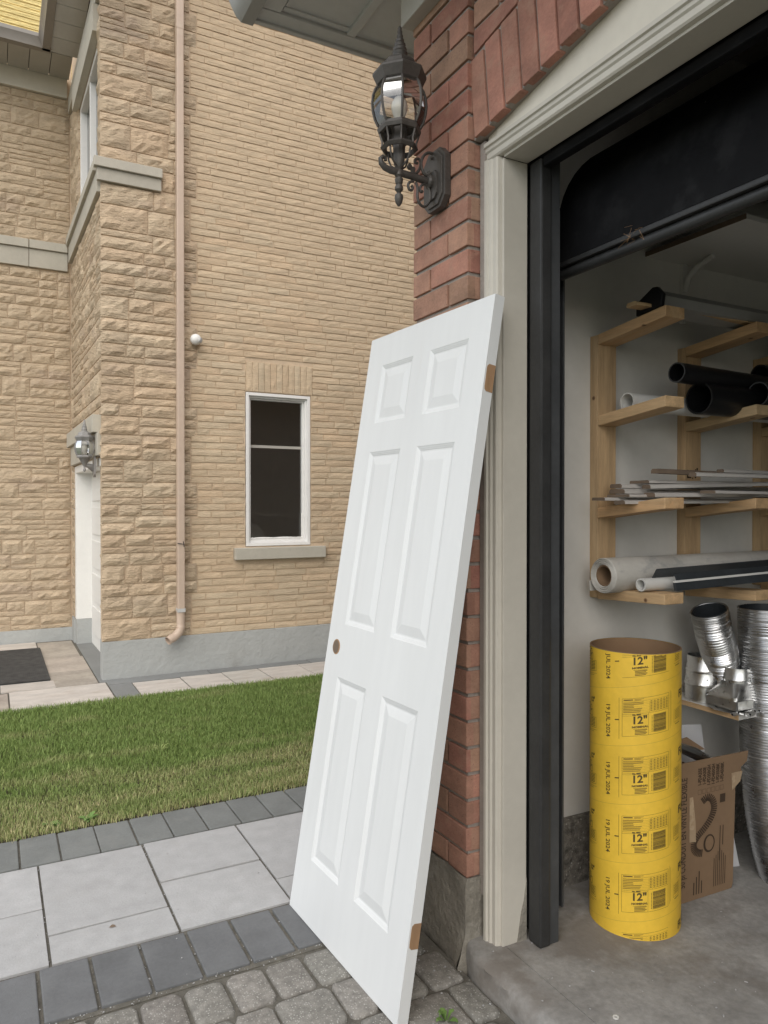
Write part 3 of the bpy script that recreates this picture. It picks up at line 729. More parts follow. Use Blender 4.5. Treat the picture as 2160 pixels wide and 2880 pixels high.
part('plate_boss', MB().prism([(PC[0]+a, PC[1]-.02+b) for a, b in octo(.034, .045, .014)], 1.243, 1.2505, 'x').lathe([(.022, 0), (.022, .01), (.015, .016)], 14, Matrix.Translation((1.244, PC[0], PC[1]-.008)) @ Matrix.Rotation(R(-90), 4, 'Y')), 'lamp_metal', wlp, bevel=.0015)
ar = MB(); ar.tube([(1.25, 2.03, 2.428), (1.18, 2.03, 2.434), (HC.x, HC.y, HC.z), (1.097, 2.03, 2.437), (1.078, 2.03, 2.442), (1.065, 2.03, 2.453), (1.063, 2.03, 2.466), (1.071, 2.03, 2.474), (1.080, 2.03, 2.470), (1.080, 2.03, 2.463)],
        [.0115, .0115, .011, .0105, .0105, .0095, .0075, .0065, .006, .0055], 10)
part('arm', ar, 'lamp_metal', wlp, smooth=True)
def scr(pts, r, name='scroll'):
    P = []
    for x, y in pts:
        u = HC.x+(x-425)*.000365; zz = HC.z+((1720+(x-425)*.27)-y)*.00033; P.append(Vector((u, 2.030, zz)))
    Q = []
    for i in range(len(P)-1):                       # Catmull-Rom
        p0, p1, p2, p3 = P[max(0, i-1)], P[i], P[i+1], P[min(len(P)-1, i+2)]
        for k in range(4):
            t = k/4; Q.append(.5*((2*p1)+(p2-p0)*t+(2*p0-5*p1+4*p2-p3)*t*t+(3*p1-p0-3*p2+p3)*t**3))
    Q.append(P[-1]); part(name, MB().tube(Q, r, 7), 'lamp_metal', wlp, smooth=True)
scr([(735, 1600), (770, 1590), (760, 1555), (710, 1545), (665, 1580), (645, 1650), (665, 1730), (700, 1760), (725, 1745), (715, 1720)], .0048)
scr([(610, 1640), (585, 1635), (590, 1605), (620, 1600), (640, 1640), (625, 1700), (595, 1740)], .0045)
scr([(535, 1690), (520, 1675), (530, 1655), (545, 1680), (560, 1720), (580, 1770)], .0060)
scr([(575, 1690), (560, 1700), (575, 1745)], .0065, 'scroll_leaf')
scr([(545, 1850), (560, 1870), (550, 1895), (525, 1885), (515, 1845), (535, 1815), (570, 1812)], .0045)
scr([(590, 1820), (610, 1880), (608, 1960), (630, 2030), (680, 2060), (725, 2020), (735, 1940), (705, 1860), (665, 1845), (635, 1875), (640, 1915), (660, 1910)], .0045)

wl2 = thing('wall_lantern', (.77, 6.52, 1.71), 'small grey lantern beside the white door of the stone house', 'lantern', 'wall lanterns')
c2 = Vector((.665, 6.475, 1.672))
lantern(wl2, c2, 0, .87, 'lamp_grey', Matrix.Identity(4), None, None, simple=True)
part('back_plate', MB().prism([(6.51+a, 1.715+b) for a, b in octo(.05, .085, .02)], .735, .752, 'x'), 'lamp_grey', wl2, bevel=.002)
part('arm', MB().tube([(.74, 6.51, 1.70), (.72, 6.50, 1.712), (.69, 6.485, 1.722), (.665, 6.475, 1.722)], [.03, .026, .018, .010], 10), 'lamp_grey', wl2, smooth=True)

# ================================================================== leaning door
BLc = Vector((.911, 2.426, .002)); BRc = Vector((.947, 1.716, .002))
ex = (BRc-BLc).normalized(); ey = Vector((1.243, 2.43, 1.995))-BLc; ey = (ey-ex*ey.dot(ex)).normalized(); ez = ex.cross(ey)   # ez comes out of the door's face
if ez.x > 0: ez = -ez
DM = Matrix((( ex.x, ey.x, ez.x, BLc.x), (ex.y, ey.y, ez.y, BLc.y), (ex.z, ey.z, ez.z, BLc.z), (0, 0, 0, 1)))
DWd, DHt, DT = .711, 2.03, .035
dth = thing('interior_door', tuple(BLc), 'white six-panel door slab leaning against the garage opening', 'door')
XS = [0, .106, .308, .409, .611, DWd]; YS = [0, .196, .814, .995, 1.603, 1.707, 1.918, DHt]
ds_ = MB()
for i in range(5):
    for j in range(7):
        x0, x1, y0, y1 = XS[i], XS[i+1], YS[j], YS[j+1]
        if i in (1, 3) and j in (1, 3, 5): continue
        ds_.add([DM @ Vector(p) for p in ((x0, y0, 0), (x1, y0, 0), (x1, y1, 0), (x0, y1, 0))], [(0, 1, 2, 3)])
X0, X1, Y1 = 0, DWd, DHt
ds_.add([DM @ Vector(p) for p in ((0, 0, 0), (X1, 0, 0), (X1, Y1, 0), (0, Y1, 0), (0, 0, -DT), (X1, 0, -DT), (X1, Y1, -DT), (0, Y1, -DT))],
        [(0, 1, 5, 4), (1, 2, 6, 5), (2, 3, 7, 6), (3, 0, 4, 7), (4, 5, 6, 7)])
me = ds_.mesh('slab', None, fix=False)
bm = bmesh.new(); bm.from_mesh(me); bmesh.ops.remove_doubles(bm, verts=bm.verts, dist=.0002); bmesh.ops.recalc_face_normals(bm, faces=bm.faces); bm.to_mesh(me); bm.free()
me.materials.append(M['door_white'])
slab = link('slab', me, dth)
RG = [(0, 0), (.0015, -.0012), (.005, -.0035), (.006, -.0035), (.0095, -.0062), (.0105, -.0062), (.0145, -.0095), (.019, -.0100), (.0215, -.0092), (.0470, -.0026), (.0485, -.0022)]
for i in (1, 3):
    for j in (1, 3, 5):
        x0, x1, y0, y1 = XS[i], XS[i+1], YS[j], YS[j+1]; v = []
        for ins, dep in [(a_, b_*.66) for a_, b_ in RG]: v += [DM @ Vector(p) for p in ((x0+ins, y0+ins, dep), (x1-ins, y0+ins, dep), (x1-ins, y1-ins, dep), (x0+ins, y1-ins, dep))]
        f = [(4*k+a, 4*k+(a+1) % 4, 4*k+4+(a+1) % 4, 4*k+4+a) for k in range(len(RG)-1) for a in range(4)]+[tuple(4*(len(RG)-1)+a for a in range(4))]
        part('door_panel', MB().add(v, f), 'door_white', dth)
def dprism(poly, z0, z1):
    n = len(poly); v = [DM @ Vector((*p, z0)) for p in poly]+[DM @ Vector((*p, z1)) for p in poly]
    return MB().add(v, [tuple(range(n))[::-1], tuple(range(n, 2*n))]+[(i, (i+1) % n, n+(i+1) % n, n+i) for i in range(n)])
cir = [(.068+.0265*math.cos(R(i*15)), .911+.0265*math.sin(R(i*15))) for i in range(24)]
part('knob_hole', dprism(cir, -.001, .0006), 'bare_wood', dth)
cir2 = [(.066+.021*math.cos(R(i*15)), .911+.023*math.sin(R(i*15))) for i in range(24)]
part('hole_core', dprism(cir2, -.001, .0011), 'mdf', dth)
for y0, y1 in ((1.745, 1.825), (.20, .268)):
    v = []
    pts = [(-.035, y0), (-.012, y0), (-.006, y0+.006), (-.005, y0+.014), (-.005, y1-.014), (-.006, y1-.006), (-.012, y1), (-.035, y1)]
    n = len(pts)
    mb = MB().add([DM @ Vector((DWd-.002, y, z)) for z, y in pts]+[DM @ Vector((DWd+.0008, y, z)) for z, y in pts], [tuple(range(n))[::-1], tuple(range(n, 2*n))]+[(i, (i+1) % n, n+(i+1) % n, n+i) for i in range(n)])
    part('hinge_mortise', mb, 'bare_wood', dth)

# ================================================================== paving
def pave(name, m, x0, x1, y0, y1, parent, top=0.0, t=.05, bev=.004, gap=.004, wob=.0015, rr=random.Random(1)):
    j = lambda: rr.uniform(-wob, wob)
    mb = MB().box(x0+gap+j(), x1-gap+j(), y0+gap+j(), y1-gap+j(), top-t, top+rr.uniform(-.0015, .0012))
    for q in (4, 5, 6, 7): x_, y_, z_ = mb.v[q]; mb.v[q] = (x_, y_, z_+rr.uniform(-.0018, .0012))
    return part(name, mb, m, parent, bevel=bev)
walk = struct('walkway', MB().box(-1.6, 1.6, 2.16, 3.437, -.055, -.009), 'joint_sand')
for k in range(-11, 11):
    x = .09+.1458*k
    if x+.14 < -1.6 or x > 1.5: continue
    pave('border_paver', 'grey_paver', x, x+.1458, 3.158, 3.432, walk, gap=.0035)
    x = .113+.1462*k
    pave('border_paver', 'dark_paver', x, x+.1462, 2.175, 2.44, walk, gap=.005)
cols = [(-1.42, -1.03, 2.62), (-1.03, -.635, 2.797), (-.635, -.24, 2.62), (-.24, .15, 2.797), (.15, .54, 2.62), (.54, .93, 2.797), (.93, 1.32, 2.62)]
for x0, x1, ym in cols:
    a = pave('slab', 'slab', x0, x1, 2.447, ym, walk, gap=.0045, bev=.0015); pave('slab', 'slab', x0, x1, ym, 3.15, walk, gap=.0045, bev=.0015)
drive = struct('driveway', MB().box(-2.2, 1.25, -.6, 2.16, -.055, -.012), 'joint_sand')
def tumbled(x0, x1, y0, y1, rr):
    w = x1-x0-.009; d = y1-y0-.009; c = min(.022, w*.2); v = []
    n = 16; pts = []
    for k, (sx, sy) in enumerate(((1, 1), (-1, 1), (-1, -1), (1, -1))):
        for q in range(4):
            a = R(90*k+q*30); pts.append((sx*(w/2-c)+c*math.cos(a)+rr.uniform(-.003, .003), sy*(d/2-c)+c*math.sin(a)+rr.uniform(-.003, .003)))
    tz = rr.uniform(-.003, .002)
    for ins, z in ((0, -.05), (0, -.010), (.004, -.003), (.012, 0)):
        for x, y in pts:
            l = math.hypot(x, y); v.append((x*(1-ins/l), y*(1-ins/l), z+tz))
    f = [(r_*16+i, r_*16+(i+1) % 16, (r_+1)*16+(i+1) % 16, (r_+1)*16+i) for r_ in range(3) for i in range(16)]+[tuple(48+i for i in range(16))]
    me = bpy.data.meshes.new('paver'); me.from_pydata(v, [], f); me.materials.append(M['tumbled_paver'])
    me.polygons.foreach_set('use_smooth', [True]*len(me.polygons)); me.set_sharp_from_angle(angle=R(50))
    link('paver', me, drive, ((x0+x1)/2, (y0+y1)/2, 0), (0, 0, rr.uniform(-.02, .02)))
rp = random.Random(21); y = 2.148; r_ = 0
while y > .9:
    h = .172
    x = -1.35+rp.uniform(0, .1) if r_ else .23-.122*11
    while x < 1.23:
        w = .122 if r_ == 0 else rp.choice([.115, .122, .165, .172, .09])
        if x+w > 1.245: w = 1.245-x
        if w > .05: tumbled(x, x+w, y-h, y, rp)
        x += w
    y -= h; r_ += 1
tag(part('leaf', MB().add([(.335, 2.575, .001), (.345, 2.583, .004), (.352, 2.580, .0035), (.357, 2.570, .001), (.343, 2.570, .0012)], [(0, 1, 2, 3, 4)]), 'mdf', None), 'small dry brown leaf lying on the pale front slab', 'leaf')
dbr = MB(); rd_ = random.Random(77)
for i in range(260):
    k_ = rd_.random()
    if k_ < .5: u, w = rd_.uniform(-.1, 1.0), 2.165+rd_.gauss(0, .006)
    elif k_ < .7: u, w = rd_.choice([.152, .541, .931])+rd_.gauss(0, .003), rd_.uniform(2.45, 3.15)
    elif k_ < .85: u, w = .113+.1462*rd_.randint(0, 6)+rd_.gauss(0, .003), rd_.uniform(2.18, 2.44)
    else: u, w = rd_.uniform(0, 1.1), rd_.uniform(1.7, 3.4)
    s_ = rd_.choice([.0008, .0012, .002]); dbr.box(-s_, s_, -s_*.6, s_*.6, 0, s_, Matrix.Translation((u, w, .0005 if k_ > .85 else -.005)) @ Matrix.Rotation(rd_.uniform(0, 3), 4, 'Z'))
link('paving_grit', dbr.mesh('paving_grit', 'slab'), kind='stuff')
# neighbour's path
npth = struct('stone_path', MB().box(-2.5, 8, 5.45, 8.5, -.08, -.008), 'joint_sand')
for p in [('pale_slab', -.9, .043, 6.152, 6.44), ('pale_slab', .046, .43, 6.19, 6.44), ('pale_slab', .10, .785, 5.55, 6.18), ('tan_slab', -.55, .097, 5.55, 6.14),
          ('tan_slab', .40, .735, 6.19, 6.745), ('tan_slab', .40, .735, 6.745, 7.365), ('tan_slab', .39, .72, 7.365, 8.27), ('pale_slab', -.9, .385, 7.93, 8.33), ('grey_slab', -.9, .40, 6.45, 7.925),
          ('grey_slab', .79, .965, 5.55, 6.075), ('pale_slab', .968, 1.34, 5.62, 6.07), ('pale_slab', 1.343, 1.683, 5.62, 6.085), ('pale_slab', 1.686, 2.0, 5.62, 6.10), ('pale_slab', 2.003, 2.36, 5.62, 6.10), ('pale_slab', 2.363, 2.75, 5.62, 6.10), ('pale_slab', 2.753, 3.2, 5.62, 6.10),
          ('grey_slab', .79, 1.6, 6.085, 6.255), ('grey_slab', 1.603, 2.5, 6.105, 6.255), ('grey_slab', 2.503, 3.4, 6.105, 6.255)]:
    pave('slab', p[0], *p[1:], npth, gap=.003, bev=.003, top=-.0005)
pave('landing', 'grey_slab', .74, .93, 6.19, 8.24, npth, gap=.002)
dm = thing('doormat', (.1, 7.2, 0), 'dark grey ribbed doormat on the stone path by the white door', 'doormat')
mm = MB(); mm.box(-.5, .405, 6.452, 7.92, .004, .012); part('backing', mm, 'doormat', dm, bevel=.003)
rb2 = random.Random(4); mr = MB()
for i in range(60):
    x = -.49+i*.0148; mr.box(x, x+.009, 6.46+rb2.uniform(-.01, .004), 7.91, .0122, .0158)
part('pile', mr, 'doormat', dm, kind='stuff')

# ================================================================== lawn
struct('lawn_soil', MB().box(-4, 6, 3.44, 5.56, -.06, -.002), 'soil')
def lawn():
    rg = np.random.default_rng(3)
    n = 230000
    w = 3.44+(5.60-3.44)*rg.random(n)**1.1
    u0, u1 = -.25, 3.3
    u = u0+(u1-u0)*rg.random(n)
    keep = (u > -.25) & (u < .47*w+.35)
    u2 = rg.uniform(-2.2, 4.6, 150000); w2 = rg.uniform(3.44, 5.60, 150000); out = ~((u2 > -.25) & (u2 < .47*w2+.35))
    u = np.concatenate([u[keep], u2[out]]); w = np.concatenate([w[keep], w2[out]]); n = len(u)
    h = (.009+.028*rg.random(n)**1.6)*(1-.35*np.clip(1-np.abs(w-3.8)/.35, 0, 1)); a = rg.uniform(0, 2*np.pi, n); wd = rg.uniform(.0010, .0021, n)
    lean = rg.uniform(.1, .9, n)*h; la = rg.uniform(0, 2*np.pi, n)
    edge = (w < 3.475)|(w > 5.53); w = w+edge*rg.normal(0, .012, n)
    dx, dy = np.cos(a)*wd, np.sin(a)*wd; lx, ly = np.cos(la)*lean, np.sin(la)*lean
    z0 = np.zeros(n)-.004
    P = np.stack([np.stack([u-dx, w-dy, z0], 1), np.stack([u+dx, w+dy, z0], 1), np.stack([u+dx*.8+lx*.35, w+dy*.8+ly*.35, h*.6], 1), np.stack([u-dx*.8+lx*.35, w-dy*.8+ly*.35, h*.6], 1), np.stack([u+lx, w+ly, h], 1)], 1).reshape(-1, 3)
    b = (np.arange(n)*5)[:, None]
    quads = (b+np.array([0, 1, 2, 3])); tris = (b+np.array([3, 2, 4]))
    me = bpy.data.meshes.new('lawn_grass')
    me.vertices.add(n*5); me.vertices.foreach_set('co', P.astype(np.float32).ravel())
    loops = np.concatenate([quads, tris], 1).ravel().astype(np.int32)
    me.loops.add(len(loops)); me.loops.foreach_set('vertex_index', loops)
    me.polygons.add(2*n); st = np.zeros(2*n, np.int32); st[0::2] = np.arange(n)*7; st[1::2] = np.arange(n)*7+4
    me.polygons.foreach_set('loop_start', st); me.update(calc_edges=True); me.validate()
    m = bpy.data.materials.new('grass'); m.use_nodes = True; N = m.node_tree.nodes; L = m.node_tree.links; p = N['Principled BSDF']
    p.inputs['Roughness'].default_value = .6; p.inputs['Specular IOR Level'].default_value = .25
    g_ = N.new('ShaderNodeNewGeometry')
    cr = N.new('ShaderNodeValToRGB'); cr.color_ramp.elements[0].color = (.125, .195, .045, 1); cr.color_ramp.elements[1].color = (.32, .39, .125, 1)
    cr.color_ramp.elements.new(.9).color = (.25, .33, .10, 1); L.new(g_.outputs['Random Per Island'], cr.inputs[0])
    nz_ = N.new('ShaderNodeTexNoise'); nz_.inputs['Scale'].default_value = 2.6; nz_.inputs['Detail'].default_value = 5
    mp = N.new('ShaderNodeMapping'); mp.inputs['Scale'].default_value = (.6, 1.9, 1); L.new(g_.outputs['Position'], mp.inputs[0]); L.new(mp.outputs[0], nz_.inputs['Vector'])
    sx = N.new('ShaderNodeSeparateXYZ'); L.new(g_.outputs['Position'], sx.inputs[0])
    mr_ = N.new('ShaderNodeMapRange'); mr_.inputs['From Min'].default_value = 3.45; mr_.inputs['From Max'].default_value = 4.4; mr_.inputs['To Min'].default_value = .16; mr_.inputs['To Max'].default_value = -.10; L.new(sx.outputs['Y'], mr_.inputs['Value'])
    ad = N.new('ShaderNodeMath'); ad.operation = 'ADD'; L.new(nz_.outputs['Fac'], ad.inputs[0]); L.new(mr_.outputs[0], ad.inputs[1])
    rg_ = N.new('ShaderNodeMapRange'); rg_.inputs['From Min'].default_value = .44; rg_.inputs['From Max'].default_value = .68; L.new(ad.outputs[0], rg_.inputs['Value'])
    wnn = N.new('ShaderNodeMath'); wnn.operation = 'MULTIPLY'; L.new(rg_.outputs[0], wnn.inputs[0])
    w2 = N.new('ShaderNodeTexWhiteNoise'); w2.noise_dimensions = '1D'; L.new(g_.outputs['Random Per Island'], w2.inputs['W']); L.new(w2.outputs['Value'], wnn.inputs[1])
    mx = N.new('ShaderNodeMix'); mx.data_type = 'RGBA'; L.new(wnn.outputs[0], mx.inputs['Factor']); L.new(cr.outputs[0], mx.inputs['A']); mx.inputs['B'].default_value = (.52, .46, .25, 1)
    L.new(mx.outputs['Result'], p.inputs['Base Color'])
    me.materials.append(m); o = link('lawn_grass', me, kind='stuff'); o['label'] = 'short mown lawn with dry straw patches'
lawn()
def weed(name, c, n, r, rr, label, m='weed', up=.03):
    mb = MB()
    for i in range(n):
        a = rr.uniform(0, 6.28); l = r*rr.uniform(.6, 1); wd = l*(.28 if m == 'weed' else .06); d = Vector((math.cos(a), math.sin(a), 0)); s = Vector((-d.y, d.x, 0)); C = Vector(c); z = Vector((0, 0, 1))
        hh = up*rr.uniform(.5, 1.2)
        mb.add([C, C+d*l*.45+s*wd+z*hh, C+d*l*.45-s*wd+z*hh, C+d*l*.85+s*wd*.6+z*hh*1.1, C+d*l*.85-s*wd*.6+z*hh*1.1, C+d*l+z*hh*.8], [(0, 2, 1), (1, 2, 4, 3), (3, 4, 5)])
    o = part(name, mb, m, None); tag(o, label, 'weed'); return o
rw = random.Random(8)
weed('weed', (.37, 3.47, 0), 10, .055, rw, 'broad-leaved weed at the lawn edge beside the grey border pavers')
weed('weed', (.22, 3.49, 0), 9, .045, rw, 'smaller dull weed left of the other at the lawn edge', up=.02)
weed('grass_tuft', (1.08, 1.68, -.006), 10, .038, rw, 'green tuft growing between driveway pavers by the door', up=.028)
weed('grass_tuft', (.83, 4.25, .01), 14, .06, rw, 'pale spiky tuft standing up out of the mown lawn', 'pale_weed', up=.035)

# ================================================================== lumber rack
rack = thing('lumber_rack', (2.35, 2.0, 1.065), 'pine two-by-four rack with cantilever arms on the garage wall', 'rack')
PU = [1.8935, 2.341, 2.789, 3.237, 3.685]
for k, u in enumerate(PU):
    part('post', MB().box(u, u+.089, 1.9615, 1.9995, 1.067, 1.999), 'pine_post', rack, bevel=.003)
    for z0 in (1.964, 1.677, 1.351, 1.064 if k == 0 else 1.05):
        rise = .034 if z0 > 1.1 else .013
        v = [(uu, ww, zz+(rise if ww < 1.8 else 0)) for zz in (z0, z0+.036) for ww in (1.664, 1.961) for uu in (u+.0005, u+.0885)]
        part('arm', MB().add(v, [(0, 2, 3, 1), (4, 5, 7, 6), (0, 1, 5, 4), (2, 6, 7, 3), (0, 4, 6, 2), (1, 3, 7, 5)]), 'pine', rack, bevel=.003)
st = MB()
for i, (a, b, c, d) in enumerate([(2.352, 2.375, 1.43, 1.436), (2.352, 2.358, 1.43, 1.462), (2.362, 2.366, 1.44, 1.46), (2.370, 2.374, 1.445, 1.462), (2.395, 2.402, 1.43, 1.465), (2.404, 2.412, 1.455, 1.47), (2.38, 2.384, 1.427, 1.433), (2.39, 2.41, 1.437, 1.441)]):
    st.box(a, b, 1.9606, 1.9613, c+.07, d+.07)
part('grade_stamp', st, 'box_ink', rack)

# things lying on the rack
def pipe(name, a, b, ro, ri, m, rim, label, cat, group=None):
    a = Vector(a); b = Vector(b); t = (b-a).normalized()
    q = t.to_track_quat('Z', 'Y').to_matrix().to_4x4(); T = Matrix.Translation(a) @ q; L_ = (b-a).length
    root = thing(name, tuple(a), label, cat, group)
    n = 28
    part('shell', MB().lathe([(ro, 0.001), (ro, L_)], n, T, False), m, root, smooth='all')
    part('bore', MB().lathe([(ri, 0.001), (ri, L_*.9)], n, T, False), m, root, smooth='all')
    part('rim', MB().lathe([(ri, .001), (ri, 0), (ro, 0), (ro, .001)], n, T, False), rim, root)
    return root
A2 = 1.711; A3 = 1.40
pipe('plastic_pipe', (1.93, 1.86, 1.752), (4.2, 1.90, 1.752), .031, .027, 'pvc', 'pvc', 'short end of white pipe behind the second rack arm', 'pipe', 'pipes on the rack')
pipe('plastic_pipe', (2.045, 1.75, 1.845), (4.4, 1.87, 1.83), .034, .030, 'abs', 'abs_rim', 'thin black pipe sticking out above the fat black pipe', 'pipe', 'pipes on the rack')
pipe('plastic_pipe', (2.174, 1.765, 1.768), (4.4, 1.78, 1.775), .056, .050, 'abs', 'abs', 'fat black pipe lying lowest on the second rack level', 'pipe', 'pipes on the rack')
pipe('plastic_pipe', (2.40, 1.70, 1.79), (4.4, 1.68, 1.80), .044, .039, 'abs', 'abs_rim', 'black pipe at the right edge of the picture on the second rack level', 'pipe', 'pipes on the rack')
pipe('plastic_pipe', (2.55, 1.80, 1.885), (4.4, 1.78, 1.885), .04, .035, 'abs', 'abs', 'dark pipe piled furthest back above the other black pipes', 'pipe', 'pipes on the rack')
def stick(name, a, b, poly, m, label, cat='trim stick', group='trim lengths on the rack', endm=None):
    a = Vector(a); b = Vector(b); t = (b-a).normalized(); s = Vector((t.y, -t.x, 0)).normalized(); u = s.cross(t)
    if u.z < 0: u = -u
    n = len(poly); v = [a+s*p+u*q for p, q in poly]+[b+s*p+u*q for p, q in poly]
    if endm is None:
        o = part(name, MB().add(v, [tuple(range(n))[::-1], tuple(range(n, 2*n))]+[(i, (i+1) % n, n+(i+1) % n, n+i) for i in range(n)]), m, None)
        return tag(o, label, cat, group)
    root = thing(name, tuple(a), label, cat, group)
    part('length', MB().add(v, [(i, (i+1) % n, n+(i+1) % n, n+i) for i in range(n)]), m, root)
    part('cut_end', MB().add([a+s*p+u*q for p, q in poly], [tuple(range(n))]), endm, root)
    return root
flat = lambda w, t: [(-w/2, 0), (w/2, 0), (w/2, t*.7), (w/2-t*.5, t), (-w/2+t*.3, t), (-w/2, t*.6)]
# third level: trim sticks
TR = [((1.80, 1.86, 1.412), (3.6, 1.88, 1.404), flat(.06, .010), 'moulding', 'lowest white moulding whose end pokes past the post'),
      ((1.835, 1.80, 1.400), (3.6, 1.78, 1.412), flat(.05, .012), 'moulding', 'white moulding lying directly on the arm near its root'),
      ((1.905, 1.88, 1.436), (3.6, 1.90, 1.43), flat(.07, .016), 'moulding', 'white moulding low in the pile, its end beside the first rack post'),
      ((1.92, 1.90, 1.456), (3.6, 1.92, 1.45), flat(.055, .014), 'moulding', 'white moulding touching the rack post, high in the pile'),
      ((1.94, 1.77, 1.424), (3.6, 1.74, 1.432), flat(.05, .014), 'moulding', 'white moulding with rounded nose over the arm'),
      ((1.97, 1.81, 1.452), (3.6, 1.70, 1.50), flat(.04, .014), 'moulding', 'white moulding with bare brown end slanting upward'),
      ((2.09, 1.72, 1.494), (3.6, 1.74, 1.496), flat(.03, .013), 'moulding', 'white moulding with pale cut end on top of the pile')]
for a, b, p, m_, lab in TR: stick('trim_stick', a, b, p, m_, lab, endm='mdf')
for a, b, p, lab in [((1.86, 1.83, 1.424), (3.6, 1.84, 1.43), flat(.10, .008), 'wide thin white board under the loose moulding pile'), ((1.99, 1.86, 1.472), (3.6, 1.80, 1.478), flat(.09, .010), 'wide white board near the top of the moulding pile'), ((2.14, 1.70, 1.436), (3.6, 1.73, 1.43), flat(.06, .010), 'white board lying closest to the front on the third arms')]: stick('trim_stick', a, b, p, 'moulding', lab, endm='mdf')
stick('trim_stick', (2.00, 1.80, 1.505), (2.9, 1.80, 1.495), flat(.035, .016), 'mdf', 'brown unpainted moulding across the top of the pile', endm='mdf')
stick('trim_stick', (2.28, 1.76, 1.512), (3.6, 1.80, 1.51), flat(.03, .012), 'moulding', 'white moulding starting furthest right on the pile', endm='mdf')
# bottom level: roll, pipe, metal angle, skirting
rl = thing('vinyl_roll', (1.83, 1.87, 1.16), 'thick white roll of sheet flooring on the lowest rack arms', 'roll')
T = Matrix.Translation((1.832, 1.868, 1.157)) @ Matrix.Rotation(R(90), 4, 'Y') @ Matrix.Rotation(R(-.3), 4, 'X')
part('sheet', MB().lathe([(.060, 0), (.0605, .01), (.060, .3), (.061, .7), (.060, 2.4)], 32, T, False), 'vinyl_roll', rl, smooth='all')
part('end_layers', MB().lathe([(.060, 0), (.0575, -.003), (.055, .001), (.052, -.002), (.049, .002), (.045, -.002), (.042, .001), (.039, -.002), (.036, .004)], 32, T, False), 'vinyl_roll', rl)
part('core', MB().lathe([(.036, .002), (.032, .002), (.032, .8)], 28, T, False), 'cardboard', rl, smooth=30)
part('loose_edge', MB().prism([(1.925+.004, 1.13), (1.927, 1.10), (1.931, 1.10), (1.934, 1.135)], 1.828, 2.6, 'x'), 'vinyl_roll', rl)
pipe('plastic_pipe', (1.886, 1.755, 1.1335), (3.5, 1.745, 1.139), .0215, .0165, 'pvc', 'pvc', 'narrow white pipe in front of the flooring roll', 'pipe', 'pipes on the rack')
stick('metal_angle', (1.935, 1.735, 1.150), (3.6, 1.72, 1.185), [(-.035, -.02), (.0, .034), (.002, .036), (.004, .034), (-.031, -.022)], 'dark_steel', 'dark steel angle lying tilted over the white pipe', 'angle')
stick('metal_angle', (1.985, 1.705, 1.150), (3.6, 1.70, 1.178), [(.03, -.03), (.0, .020), (-.003, .018), (.026, -.032)], 'dark_steel', 'second dark steel angle below and in front of the first', 'angle')
sk = thing('baseboard_length', (1.95, 1.67, 1.13), 'dark painted skirting with white top edge on the lowest rack level', 'baseboard')
v = []
def skst(name, poly, m_): 
    a = Vector((1.955, 1.668, 1.118)); b = Vector((3.6, 1.655, 1.155)); n = len(poly)
    vv = [a+Vector((0, p, q)) for p, q in poly]+[b+Vector((0, p, q)) for p, q in poly]
    part(name, MB().add(vv, [tuple(range(n))[::-1], tuple(range(n, 2*n))]+[(i, (i+1) % n, n+(i+1) % n, n+i) for i in range(n)]), m_, sk)
skst('board', [(0, 0), (.012, .0), (.016, .026), (.006, .026)], 'dark_steel'); skst('top_edge', [(.006, .0265), (.017, .0265), (.018, .032), (.009, .033)], 'pvc')
# top level: eavestrough length and strip
ev = thing('eavestrough', (1.92, 1.75, 2.05), 'white eavestrough length with black end cap on the top rack arms', 'eavestrough')
pol = [(1.78, 2.035), (1.70, 2.045), (1.695, 2.075), (1.72, 2.098), (1.76, 2.10)]
part('trough', MB().prism(pol, 1.925, 4.0, 'x'), 'grey_pvc', ev)
part('end_cap', MB().prism([(1.80, 2.028), (1.695, 2.04), (1.688, 2.078), (1.712, 2.106), (1.73, 2.108), (1.80, 2.07)], 1.908, 1.924, 'x'), 'abs', ev, bevel=.003)
stick('wood_strip', (1.845, 1.76, 2.045), (2.85, 1.70, 2.035), flat(.045, .014), 'pine', 'thin pine strip under the white eavestrough', 'strip', None)
# white shelf above and its bracket
shf = thing('wall_shelf', (2.6, 1.9, 2.33), 'white melamine shelf with bracket high on the garage wall', 'shelf')
part('board', MB().box(2.17, 3.6, 1.58, 1.999, 2.328, 2.344), 'pvc', shf)
part('edge_strip', MB().box(2.1665, 2.1698, 1.58, 1.999, 2.3275, 2.3445), 'mdf', shf)
bk = MB().box(2.352, 2.378, 1.985, 1.999, 2.10, 2.327)
bk.tube([(2.365, 1.985, 2.22), (2.365, 1.968, 2.27), (2.365, 1.93, 2.30), (2.365, 1.86, 2.320)], .011, 8)
part('bracket', bk, 'pvc', shf, smooth=40)

# ================================================================== concrete form tube
TU, TWc, TR_, TZ0, TZ1 = 1.827, 1.723, .140, FZ, .944
ft = thing('form_tube', (TU, TWc, FZ), 'tall yellow cardboard form tube printed with 12 inch labels', 'tube')
part('yellow_wrap', MB().lathe([(TR_, TZ0), (TR_+.0002, TZ0+.01), (TR_, .3), (TR_, TZ1)], 72, Matrix.Translation((TU, TWc, 0)), False), 'tube_yellow', ft, smooth='all')
part('inner_wall', MB().lathe([(TR_-.004, TZ1), (TR_-.004, TZ0+.01)], 72, Matrix.Translation((TU, TWc, 0)), False), 'tube_card', ft, smooth='all')
rim = []
part('cut_rim', MB().lathe([(TR_+.0003, TZ1-.001), (TR_+.0003, TZ1+.001), (TR_-.004, TZ1+.001)], 72, Matrix.Translation((TU, TWc, 0)), False), 'cardboard', ft)
A0 = math.atan2(-TWc, -TU)
